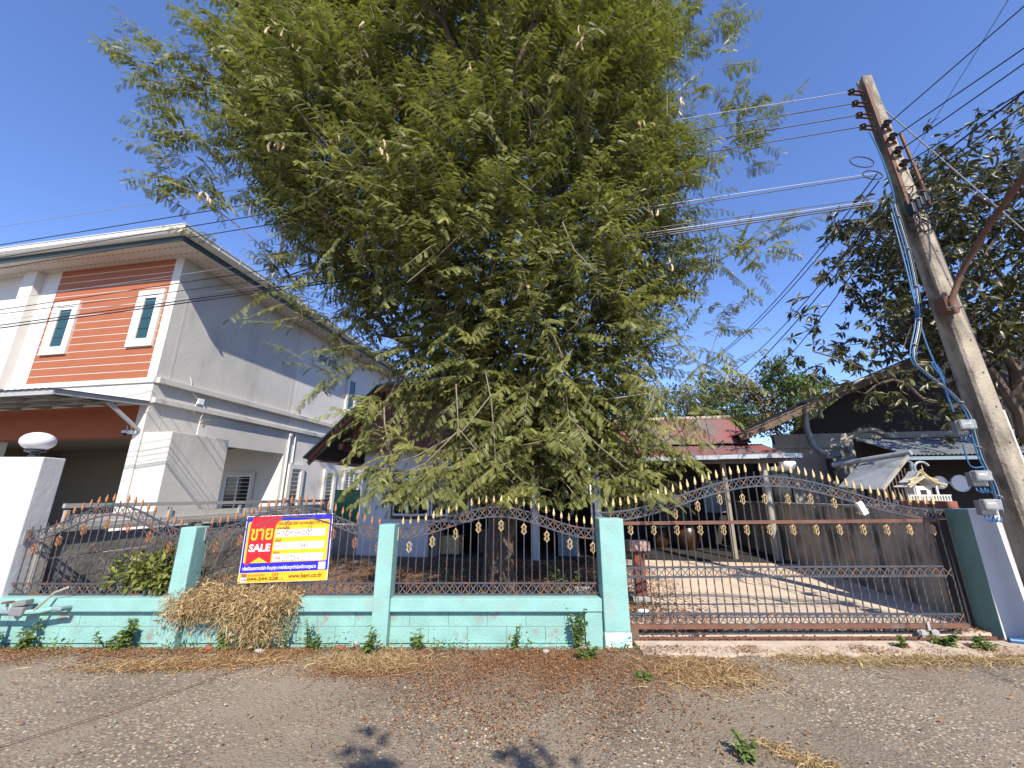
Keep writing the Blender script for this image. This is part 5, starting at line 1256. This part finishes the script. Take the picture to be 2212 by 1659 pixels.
for c in cen:
    out = norm(c - MC); sh_ = rng.normal(0, .12)
    for k in range(9):
        b = c + rng.normal(0, .27, 3); n = rng.integers(8, 13); d = norm(out * .6 + rng.normal(0, .6, 3) + UP * .2)
        ang = rng.uniform(0, 6.28, n); e1_ = norm(np.cross(d, UP + .01)); e2_ = np.cross(d, e1_)
        ax = d * rng.uniform(.1, .8, (n, 1)) + e1_ * np.cos(ang)[:, None] + e2_ * np.sin(ang)[:, None] - UP * rng.uniform(.25, .9, (n, 1))
        P_.append(b + d * rng.uniform(0, .12, (n, 1))); A_.append(ax); N_.append(UP * .6 + rng.normal(0, .5, (n, 3))); S_.append(rng.uniform(.15, .25, n)); T_.append(.4 + sh_ + rng.normal(0, .25, n))
P_, A_, N_, S_, T_ = map(np.concatenate, (P_, A_, N_, S_, T_))
near = np.argsort(np.linalg.norm(P_ - np.array([0, 0, 1.6]), axis=1) + 3 * (P_[:, 0] > 11.5))[:280]      # the leaves that show largest are single pieces
rest = np.ones(len(P_), bool); rest[near] = False
cr = foliage('crown', [place(blade_template(.14, .03, .25), P_[rest], A_[rest], N_[rest], S_[rest], T_[rest])], M['mango'], mg)
tv, tf = blade_template(.14, .03, .25); lme = []
for t_ in (.15, .4, .7):
    o = raw_mesh('leaf', tv, np.array([x for q in tf for x in ((q[0], q[1], q[2]), (q[0], q[2], q[3])) if len(set(x)) == 3]), M['mango'], {'tint': np.full(len(tv), t_)}); lme.append(o.data); bpy.data.objects.remove(o)
for i in near:
    a = Vector(A_[i]).normalized(); b = Vector(N_[i]).cross(a).normalized(); c = a.cross(b)
    o = put('leaf', lme[int(i) % 3], cr); s_ = float(S_[i])
    o.matrix_local = Matrix(((a.x * s_, b.x * s_, c.x * s_, P_[i][0]), (a.y * s_, b.y * s_, c.y * s_, P_[i][1]), (a.z * s_, b.z * s_, c.z * s_, P_[i][2]), (0, 0, 0, 1)))

# ------------------------------------------------------------------ trees far behind and the one behind the viewer
def round_tree(name, label, base, centre, rad, nclus, leaves, size, m_, seed_shape=0.0, grp=None):
    t = thing(name, label, 'tree', (0, 0, 0), 0, grp); C = np.array(centre, float); rad = np.array(rad, float); cs = []
    while len(cs) < nclus:
        d = rng.normal(0, 1, 3); d /= np.linalg.norm(d); w_ = 1 + .2 * math.sin(4 * math.atan2(d[2], d[0]) + seed_shape) + .12 * math.sin(9 * d[0] + 5 * d[1] + seed_shape)
        cs.append(C + d * rad * w_ * rng.uniform(.4, 1) ** .5)
    cs = np.array(cs); B = np.array(base, float); tr = [B, B + (C - B) * .25 + (.1, 0, 0), B + (C - B) * .55]
    nodes, paths, load = skeleton(tr, cs, .1, .7, .35, .05); limb_meshes(nodes, paths, load, 3, .016, .5, t, M['bark'], M['bark'], 1.3, .02)
    n = nclus * leaves; b = np.repeat(cs, leaves, 0) + rng.normal(0, 1, (n, 3)) * rad.mean() * .12
    foliage('crown', [place(blade4(.22, .05, .2), b, rng.normal(0, 1, (n, 3)) - UP * .5, UP * .6 + rng.normal(0, .6, (n, 3)), rng.uniform(.6, 1.3, n) * size, np.repeat(.45 + rng.normal(0, .16, nclus), leaves) + rng.normal(0, .15, n))], m_, t)
    return t
def G(u, v, y): return at(u, v, y)
g = 'trees far behind the houses'
for nm, lab, u, v, y, rx, rz_, m_, sd in (('far_tree', 'yellow-green leafy tree right of the brownish one, far behind', 1705, 862, 26, 2.4, 2.6, 'far_leaf', 1), ('far_tree', 'brownish half-dry tree between the two greener far ones', 1600, 885, 27, 2.3, 2.4, 'far_leaf_dry', 2), ('far_tree', 'dark feathery green tree above the red corrugated ridge, far behind', 1480, 885, 25, 3.6, 1.8, 'far_leaf_dark', 3), ('far_tree', 'small pale green tree peeping over the dark side roof', 1760, 880, 29, 1.7, 2.2, 'far_leaf', 4)):
    c = G(u, v, y); round_tree(nm, lab, (c.x, c.y, 0), (c.x, c.y, c.z), (rx, rx * .8, rz_), 70, 75, .26, M[m_], sd, g)
rng = np.random.default_rng(5)
round_tree('street_tree', 'small leafy tree standing on the road side behind the camera', (1.5, -4.3, 0), (.72, -3.15, 4.85), (1.2, .9, .6), 26, 50, .17, M['mango'], 1.0)

# ------------------------------------------------------------------ small plants
def weed(name, label, x, y, z, h, n, spread, leaf, m_, lean=(0, 0), wid=.24, cat='weed', grp=None, stems=3):
    t = thing(name, label, cat, (x, y, z), 0, grp); mb = MB(); P_, A_, S_ = [], [], []
    for k in range(stems):
        a = rng.uniform(0, 6.28); d = np.array([math.cos(a) * spread + lean[0], math.sin(a) * spread * .6 + lean[1], 1.0]); d = d / np.linalg.norm(d); hh = h * rng.uniform(.6, 1.05)
        tip = d * hh + rng.normal(0, .02, 3); mid = tip * .5 + np.array([0, 0, .04 * h]); mb.tube([(0, 0, -.02), mid, tip], [.005, .004, .002], 4)
        for q in range(max(3, int(n * 2.2) // stems)):
            t_ = rng.uniform(.15, 1.0); P_.append(mid * 2 * t_ * (1 - t_) * 2 * .5 + tip * t_ ** 2 + mid * 0); aa = rng.uniform(0, 6.28); A_.append((math.cos(aa), math.sin(aa), rng.uniform(-.1, .7))); S_.append(leaf * .62 * rng.uniform(.6, 1.3) * (1.15 - .4 * t_))
    stuff(mb.build('stem', M['weed'], t))
    P_, A_, S_ = np.array(P_), np.array(A_), np.array(S_); n_ = len(P_)
    foliage('leaves', [place(blade_template(wid, .04, .35), P_, A_, UP + rng.normal(0, .3, (n_, 3)), S_, .5 + rng.normal(0, .22, n_))], M[m_], t)
    return t
def gp_(u, v, z=0.0): return ground_at(u, v, z)
bs_ = at(325, 1285, 5.1)
sb = thing('shrub', 'yellow-green leafy shrub growing through the iron fence beside the left teal post', 'shrub', (bs_.x, 5.12, .12))
n = 1500; d = norm(rng.normal(0, 1, (n, 3))) * (rng.uniform(.2, 1, n) ** .45)[:, None]; P_ = d * np.array([.50, .22, .24]) * (1 + .2 * np.sin(d[:, :1] * 7)) + np.array([.0, .02, .56]); A_ = d * .8 + rng.normal(0, .6, (n, 3)) + UP * .25
foliage('leaves', [place(blade_template(.22, .05, .3), P_, A_, UP + rng.normal(0, .5, (n, 3)) - np.array([0, .4, 0]), rng.uniform(.05, .10, n), .5 + rng.normal(0, .25, n))], M['bush'], sb)
mb = MB()
for k in range(40):
    q = P_[k * 30]; mb.tube([(q[0] * .3, 0, 0), (q[0] * .6, q[1] * .5, q[2] * .6), tuple(q)], [.007, .005, .002], 4, cap=False)
stuff(mb.build('stems', M['twig'], sb))
for k, (u, v, h, n, sp, lf, lab) in enumerate(((285, 1392, .26, 70, .5, .10, 'leafy weed at the wall foot below the shrub'), (250, 1396, .17, 30, .6, .08, 'low weed just left of the leafy weed under the shrub'), (85, 1392, .22, 60, .5, .085, 'bushy weed under the water meter'), (10, 1392, .16, 30, .6, .08, 'weed at the lower left edge of the photo by the wall'),
        (490, 1400, .20, 26, .4, .09, 'weed sprouting under the dried creeper'), (790, 1420, .24, 44, .55, .085, 'weed clump on the litter in front of the middle post'), (690, 1398, .14, 24, .7, .07, 'low weed left of the middle teal post'), (908, 1398, .20, 26, .35, .08, 'slim weed just right of the middle teal post'), (1112, 1394, .22, 24, .3, .07, 'slim weed against the middle of the right wall panel'),
        (1245, 1398, .40, 80, .35, .075, 'tall feathery weed beside the gate post'), (1270, 1425, .14, 90, 1.1, .06, 'pale spreading weed at the foot of the gate post'), (1395, 1470, .09, 80, 1.3, .05, 'round low green weed on the road near the gate post'), (640, 1385, .32, 20, .2, .06, 'thin drooping creeper beside the dried grass'), (2040, 1400, .16, 40, .9, .10, 'broad leafed weed at the foot of the gate'), (1960, 1405, .13, 26, .9, .08, 'small weed left of the broad leafed one by the gate'), (2130, 1412, .15, 30, .9, .10, 'weed in front of the sage green post'), (1615, 1640, .10, 50, 1.2, .06, 'tuft of grass at the bottom edge of the road'), (705, 1372, .30, 22, .25, .06, 'upright creeper against the wall left of the middle post'))):
    p = gp_(u, v); weed('weed', lab, p.x, min(p.y, YF - .02) if u < 1300 else p.y, 0, h * 1.15, int(n * 1.6), sp, lf * 1.15, 'weed', (0, 0), .24, 'weed', 'weeds along the fence', 5 if n > 40 else 3)
for k, (x, y, h, n, lab) in enumerate(((.75, 6.0, .7, 90, 'green weed in the yard behind the right end of the fence'), (-1.05, 5.5, .35, 40, 'small weed in the yard behind the middle post'), (-.9, 6.6, .6, 50, 'weed left of the tree trunk in the yard'))): weed('weed', lab, x, y, .12, h, n, .5, .10, 'weed', (0, 0), .24, 'weed', 'weeds in the yard', 6)
# sapling stems and bare twigs inside the left bay
dt = thing('dry_shrub', 'leafless dry shrub behind the left iron panel', 'shrub', (-4.3, 5.45, .1)); mb = MB()
for k in range(46):
    a = rng.uniform(0, 6.28); d = np.array([math.cos(a) * .9, math.sin(a) * .25, rng.uniform(.5, 1.2)]); d /= np.linalg.norm(d); L = rng.uniform(.4, 1.15); s0 = np.array([rng.uniform(-.5, .6), rng.uniform(-.1, .2), rng.uniform(0, .25)])
    m1 = s0 + d * L * .5 + rng.normal(0, .04, 3); mb.tube([s0, m1, s0 + d * L + rng.normal(0, .06, 3)], [.005, .004, .0015], 4, cap=False)
    for j in range(3): q = s0 + d * L * rng.uniform(.3, .9); mb.tube([q, q + norm(d + rng.normal(0, .7, 3)) * rng.uniform(.1, .3)], [.003, .001], 3, cap=False)
stuff(mb.build('branches', M['twig'], dt))

# strands: dry grass, creepers, litter
def ribbons(name, P0, D, L, curl, w, m_, tint, parent=None, seg=5):
    """flat curling strands"""
    n = len(P0); t = np.linspace(0, 1, seg + 1); D = norm(D); side = norm(np.cross(D, rng.normal(0, 1, (n, 3))))
    pts = P0[:, None] + D[:, None] * (L[:, None] * t)[:, :, None] + curl[:, None] * (L[:, None] * t ** 2)[:, :, None]
    ww = (w[:, None] * (1 - .7 * t))[:, :, None] * side[:, None]
    v = np.stack([pts - ww, pts + ww], 2).reshape(-1, 3); k = 2 * (seg + 1)
    f = np.array([(2 * i, 2 * i + 1, 2 * i + 3, 2 * i + 2) for i in range(seg)]); F = (f[None] + (np.arange(n) * k)[:, None, None]).reshape(-1, 4)
    return stuff(raw_mesh(name, v, F, m_, {'tint': np.clip(np.repeat(tint, k), 0, 1)}, parent))
xa, xb = at(385, 1300, YF).x, at(625, 1300, YF).x
cr_ = thing('dried_creeper', 'straw coloured dried creeper hanging over the wall under the sign', 'creeper', ((xa + xb) / 2, YF, 0))
def tangle(name, P0, L, n_seg, sag, wander, w, m_, tint, parent, floor=.01):
    """tangled strands: each wanders as it sinks"""
    n = len(P0); p = P0.copy(); d = norm(rng.normal(0, 1, (n, 3)) + np.array([0, -.35, -.1])); pts = [p.copy()]
    for k in range(n_seg):
        d = norm(d + rng.normal(0, wander, (n, 3)) - UP * sag); p = p + d * (L / n_seg)[:, None]; p[:, 2] = np.maximum(p[:, 2], floor)
        p[:, 1] = np.where(p[:, 2] < .5, np.minimum(p[:, 1], rng.uniform(.0, .03, n)), p[:, 1]); pts.append(p.copy())
    pts = np.stack(pts, 1); side = norm(rng.normal(0, 1, (n, 1, 3))) * (w[:, None] * np.linspace(1, .35, n_seg + 1))[:, :, None]
    v = np.stack([pts - side, pts + side], 2).reshape(-1, 3); k2 = 2 * (n_seg + 1)
    f = np.array([(2 * i, 2 * i + 1, 2 * i + 3, 2 * i + 2) for i in range(n_seg)]); F = (f[None] + (np.arange(n) * k2)[:, None, None]).reshape(-1, 4)
    return stuff(raw_mesh(name, v, F, m_, {'tint': np.clip(np.repeat(tint, k2), 0, 1)}, parent))
W_ = (xb - xa)
def lobe(n, cx, sx, z0, z1):
    x = np.clip(rng.normal(cx, sx, n), -W_ * .56, W_ * .56); z = rng.uniform(z0, z1, n); y = np.where(z > .5, rng.uniform(-.02, .26, n), rng.uniform(-.07, .02, n))
    return np.stack([x, y, z], 1)
P0 = np.concatenate([lobe(1300, -.30 * W_, .15 * W_, .38, .60), lobe(1000, .05 * W_, .16 * W_, .36, .55), lobe(1200, .22 * W_, .11 * W_, .10, .54), lobe(420, .42 * W_, .08 * W_, .42, .54)])
P0 = P0[rng.uniform(0, 1, len(P0)) < .45 + .55 * (np.sin(P0[:, 0] * 17) * np.sin(P0[:, 2] * 21 + P0[:, 0] * 9) > -.25)]
n = len(P0); tangle('strands', P0, rng.uniform(.08, .34, n), 7, .20, .85, rng.uniform(.0015, .0058, n), M['straw'], .46 + rng.normal(0, .30, n), cr_)
q = P0[rng.integers(0, n, 1500)] + rng.normal(0, .05, (1500, 3)) * np.array([1, .5, 1.3]) - np.array([0, .03, .05]); q[:, 2] = np.maximum(q[:, 2], .02); q[:, 1] = np.minimum(q[:, 1], np.where(q[:, 2] < .5, .02, .3))
foliage('dry_leaves', [place(blade4(.2, .12, .4), q, rng.normal(0, 1, (1500, 3)) - UP * .6, rng.normal(0, 1, (1500, 3)), rng.uniform(.025, .07, 1500), .35 + rng.normal(0, .28, 1500))], M['straw'], cr_)
n = 260; P0 = np.stack([rng.uniform(-.55, .62, n) * W_, rng.uniform(-.05, .02, n), rng.uniform(.3, .5, n)], 1); tangle('strands', P0, rng.uniform(.1, .35, n), 6, .8, .3, rng.uniform(.001, .003, n), M['straw'], .3 + rng.normal(0, .2, n), cr_)
P0l = []
def scatter(n, f, x0, x1, y0, y1):
    out = []
    while sum(map(len, out)) < n:
        x, y = rng.uniform(x0, x1, 4 * n), rng.uniform(y0, y1, 4 * n); k = rng.uniform(0, 1, 4 * n) < f(x, y); out.append(np.stack([x[k], y[k]], 1))
    return np.concatenate(out)[:n]
def wav(x, y, s=1.0): return .5 + .25 * np.sin(2.3 * x * s + 1.7 * y * s) + .25 * np.sin(5.1 * x * s - 3.3 * y * s + 1.3)
def lit_density(x, y):
    band = np.exp(-((4.80 - y) / (.06 + .34 * wav(x, y, .9) ** 1.5 + .18 * np.exp(-((x + 4.6) / 1.2) ** 2))) ** 2) * (x < 1.35) * (.45 + .55 * wav(x, y, 3.1))
    fan = np.exp(-((x - .2) / 1.3) ** 2) * (np.clip((y - 2.2) / 2.3, 0, 1) ** 2.0 * (.35 + .65 * wav(x, y, 1.6)) + .35 * np.exp(-((y - 4.45) / .28) ** 2))
    tongue = np.exp(-((y - (4.42 + .10 * (x + 2.9))) / .10) ** 2) * np.exp(-((x + 3.0) / .8) ** 2) * .8
    tongue2 = np.exp(-((y - 4.25) / .13) ** 2) * np.exp(-((x + 1.35) / .55) ** 2) * .9
    track = .9 * ((y > 4.6) & (x > 1.35) & (x < 5.6)) * (wav(x, y, 2.0) ** 2)
    right = np.exp(-((x - 1.75) / .45) ** 2) * np.exp(-((y - 4.25) / .28) ** 2) * .8
    return np.clip(np.maximum.reduce([band, fan * .95, tongue, tongue2, right, track * .5, .010 + 0 * x]), 0, 1) * (y < 4.82)
n = 72000; xy = scatter(n, lit_density, -6.5, 5.5, 1.8, 4.82); z = np.where((xy[:, 1] > 4.62) & (xy[:, 0] > 1.34), .034, .014) + rng.uniform(0, .012, n)
flatT = (np.array([(0, 0, 0), (.4, -.28, .06), (1, 0, .05), (.5, .26, .0)], float), np.array([(0, 1, 2, 3)]))
sz = rng.uniform(.008, .022, n) * np.where(rng.uniform(0, 1, n) < .05, 2.0, 1)
ang = rng.uniform(0, 6.28, n); A = np.stack([np.cos(ang), np.sin(ang), rng.normal(0, .25, n)], 1)
foliage('leaf_litter', [place(flatT, np.column_stack([xy, z]), A, UP + rng.normal(0, .3, (n, 3)), sz, .38 + rng.normal(0, .24, n) + .1 * (xy[:, 0] < -2))], M['litter'])
n = 26000; xy = scatter(n, lambda x, y: np.clip(.35 + .65 * np.exp(-((x - .6) / 2.2) ** 2), 0, 1) * (.15 + .85 * wav(x, y)), -5.5, 2.9, 5.1, 9.5); z = np.where(xy[:, 0] < 1.42, .128, .06) + rng.uniform(0, .02, n)
keep = (xy[:, 0] < 1.42) | (rng.uniform(0, 1, n) < np.clip((2.75 - xy[:, 0] + .12 * (xy[:, 1] - 5)) / .9, 0.02, 1)); xy, z = xy[keep], z[keep]; n = len(xy)
ang = rng.uniform(0, 6.28, n); foliage('yard_litter', [place(blade4(.32, .12, .15), np.column_stack([xy, z]), np.stack([np.cos(ang), np.sin(ang), rng.normal(0, .3, n)], 1), UP + rng.normal(0, .35, (n, 3)), rng.uniform(.02, .055, n), .35 + rng.normal(0, .25, n))], M['litter'])
n = 5000; xy = np.column_stack([rng.uniform(1.35, 5.55, n), rng.uniform(4.985, 5.35, n)]); z = np.where(xy[:, 1] < 5.155, .006, .062) + rng.uniform(0, .02, n); ang = rng.uniform(0, 6.28, n)
foliage('track_litter', [place(blade4(.32, .12, .15), np.column_stack([xy, z]), np.stack([np.cos(ang), np.sin(ang), rng.normal(0, .3, n)], 1), UP + rng.normal(0, .35, (n, 3)), rng.uniform(.012, .035, n), .12 + rng.normal(0, .16, n))], M['litter'])
# dry grass patches on the road edge
def dry_patch(name, label, n, f, box, hmax, L=(.05, .14), green=0.0):
    xy = scatter(n, f, *box); P0 = np.column_stack([xy, np.full(n, .012)]); D = np.stack([rng.normal(0, .8, n), rng.normal(0, .8, n), rng.uniform(.1, hmax, n)], 1)
    o = ribbons(name, P0, D, rng.uniform(*L, n), np.stack([rng.normal(0, .3, n), rng.normal(0, .3, n), -rng.uniform(.2, .7, n)], 1), rng.uniform(.0012, .0042, n), M['straw'], .30 + rng.normal(0, .28, n)); o['label'] = label; return o
dry_patch('dry_grass', 'dry grass and leaves at the foot of the gate post', 3200, lambda x, y: np.exp(-((x - 1.75) / .38) ** 2 - ((y - 4.22) / .26) ** 2), (.9, 2.8, 3.5, 4.8), .7)
dry_patch('dry_grass', 'dry grass along the gateway apron', 3400, lambda x, y: np.exp(-((y - (4.50 + .03 * np.sin(3 * x) - .03 * (x - 4))) / .13) ** 2) * np.clip((x - 2.5) / .5, 0, 1) * (.4 + .6 * wav(x, y)), (2.5, 6.2, 4.1, 4.95), .9, (.06, .18))
dry_patch('dry_grass', 'dry grass tongue on the road at the left', 2800, lambda x, y: np.exp(-((y - (4.45 + .10 * (x + 2.9))) / .10) ** 2) * np.exp(-((x + 3.0) / .75) ** 2), (-4.6, -1.6, 4.0, 4.82), .4)
dry_patch('dry_grass', 'dry grass clump on the road before the middle post', 2600, lambda x, y: np.exp(-((y - 4.42) / .16) ** 2 - ((x + 1.35) / .35) ** 2), (-2.4, -.4, 3.9, 4.82), .9, (.06, .17))
dry_patch('dry_grass', 'dry tuft at the bottom edge of the road', 700, lambda x, y: np.exp(-((y - 2.95 + .9 * (x - 1.83)) / .07) ** 2 - ((x - 1.83) / .16) ** 2), (1.4, 2.3, 2.5, 3.4), .8, (.04, .1))
# scattered small stones
n = 500; xy = scatter(n, lambda x, y: .2 + .8 * (y > 4.3), -6.5, 6, 2.2, 4.8); mb = MB(); stp = []
ico = np.array([(1, 0, 0), (-1, 0, 0), (0, 1, 0), (0, -1, 0), (0, 0, .7), (0, 0, -.7)], float); icf = np.array([(0, 2, 4), (2, 1, 4), (1, 3, 4), (3, 0, 4), (2, 0, 5), (1, 2, 5), (3, 1, 5), (0, 3, 5)])
sc = rng.uniform(.004, .012, n) * np.where(rng.uniform(0, 1, n) < .06, 2, 1); V = np.column_stack([xy, np.full(n, .014)])[:, None] + ico[None] * sc[:, None, None] * rng.uniform(.7, 1.2, (n, 6, 1))
stuff(raw_mesh('pebbles', V.reshape(-1, 3), (icf[None] + (np.arange(n) * 6)[:, None, None]).reshape(-1, 3), M['conc']))
# litter pieces and rubble in the yard and by the gate
def crumple(name, label, x, y, z, s_, m_, cat='plastic bag', flatn=.45):
    bm = bmesh.new(); bmesh.ops.create_icosphere(bm, subdivisions=2, radius=1)
    for v in bm.verts: v.co = v.co * (1 + rng.normal(0, .22)); v.co.z *= flatn
    me = bpy.data.meshes.new(name); bm.to_mesh(me); bm.free(); me.materials.append(M[m_]); o = link(bpy.data.objects.new(name, me)); o.location = (x, y, z); o.scale = (s_, s_ * .7, s_); o.rotation_euler = (0, 0, rng.uniform(0, 6))
    return tag(o, label, cat, 'scraps lying on the ground')
p = gp_(560, 1412); crumple('plastic_bag', 'flattened clear plastic bag on the leaf litter below the dried creeper', p.x, p.y, .02, .05, 'bag')
p = gp_(765, 1400); crumple('plastic_bag', 'crumpled clear plastic bag left of the middle post', p.x, p.y, .03, .05, 'bag', 'plastic bag', .6)
p = gp_(1180, 1412); crumple('plastic_bag', 'thin plastic scrap near the tall feathery weed', p.x, p.y, .015, .04, 'bag')
p = gp_(1840, 1352, .06); crumple('paper_scrap', 'white scraps lying just inside the gate', 3.05, 5.32, .07, .07, 'white_plastic', 'paper')
p = gp_(1570, 1350, .06); crumple('paper_scrap', 'crumpled white paper inside the gate near the left', 1.75, 5.9, .08, .07, 'white_plastic', 'paper')
for k, (x, y, s_, lab) in enumerate(((.25, 5.9, .16, 'pale rubble lump right of the tree trunk'), (.6, 5.7, .12, 'smaller rubble lump near the fence behind the tree'), (-.45, 6.2, .12, 'rubble lump left of the tree trunk'), (.95, 6.4, .18, 'rubble heap at the right end of the yard'))): crumple('rubble', lab, x, y, .17, s_, 'conc', 'rubble', .6)
for k, (u, v, lab) in enumerate(((735, 1405, 'reddish brick fragment at the foot of the left teal post'), (462, 1398, 'pale brick fragment right of the left teal post'), (1925, 1392, 'orange brick chip on the track bed'), (2080, 1398, 'reddish brick fragment before the sage post'))):
    p = gp_(u, v); o = MB().bbox(-.05, .05, -.03, .03, 0, .04, .012).build('brick_fragment', M['brick']); o.location = (p.x, min(p.y, 4.8), .005); o.rotation_euler = (.1, .1, rng.uniform(0, 3)); tag(o, lab, 'brick', 'brick fragments')
bp = MB().tube([(5.42, 4.93, .05), (5.62, 4.85, .05), (5.9, 4.7, .045)], .03, 10).build('blue_pipe', M['cable_blue'], None, True); tag(bp, 'short blue pipe lying at the foot of the sage green post', 'pipe')
# water meter on the wall, far left
wm = thing('water_meter', 'grey water meter with pipes and tap on the teal wall at the left', 'meter', (at(45, 1318, 4.76).x, 4.76, .0))
zm = at(45, 1318, 4.76).z
MB().bbox(-.07, .07, -.05, .05, zm - .05, zm + .04, .015).build('body', M['meter_grey'], wm); o = MB().bbox(-.06, .075, -.045, .045, 0, .05, .01).build('lid', M['meter_grey'], wm); o.location = (0, 0, zm + .045); o.rotation_euler = (0, R(-8), 0)
MB().tube([(-.6, 0, zm - .02), (-.07, 0, zm - .02)], .022, 8).build('pipe', M['pvc'], wm, True); MB().tube([(.07, 0, zm - .02), (.22, 0, zm - .01), (.36, -.01, zm + .02)], .024, 8).build('pipe', M['teal'], wm, True); MB().tube([(.36, -.01, zm + .02), (.42, .0, zm + .01), (.42, .1, zm - .0)], .024, 8).build('pipe', M['pvc'], wm, True)
MB().tube([(-.16, 0, zm - .02), (-.16, 0, zm + .07)], .012, 8).build('valve_stem', M['steel'], wm); MB().lathe([(.05, 0), (.05, .012), (.02, .018)], (-.16, 0, zm + .068), 12).build('valve_wheel', M['rust'], wm)
MB().tube([(-.22, 0, zm - .02), (-.22, .0, -.02)], .02, 8).build('pipe', M['pvc'], wm, True); MB().tube([(.16, -.02, zm), (.26, .05, zm + .16), (.33, .12, zm + .20)], .012, 6).build('hose', M['conc'], wm, True)

n = 2600; xf = rng.uniform(-6.2, 1.3, n); kf = rng.uniform(0, 1, n) < .12 + .9 * np.clip(wav(xf, xf * .3, 2.2) - .35, 0, 1); xf = xf[kf]; n = len(xf); yf = YF - np.abs(rng.normal(0, .07, n)) - .01; hf = np.abs(rng.normal(0, .05, n)) * (.4 + wav(xf, 0 * xf, 2.7)) + .01
foliage('wall_foot_greenery', [place(blade_template(.2, .05, .3), np.stack([xf, yf, hf], 1), rng.normal(0, 1, (n, 3)) + UP * .5 - np.array([0, .4, 0]), UP + rng.normal(0, .4, (n, 3)), rng.uniform(.02, .055, n), .45 + rng.normal(0, .25, n))], M['weed'])
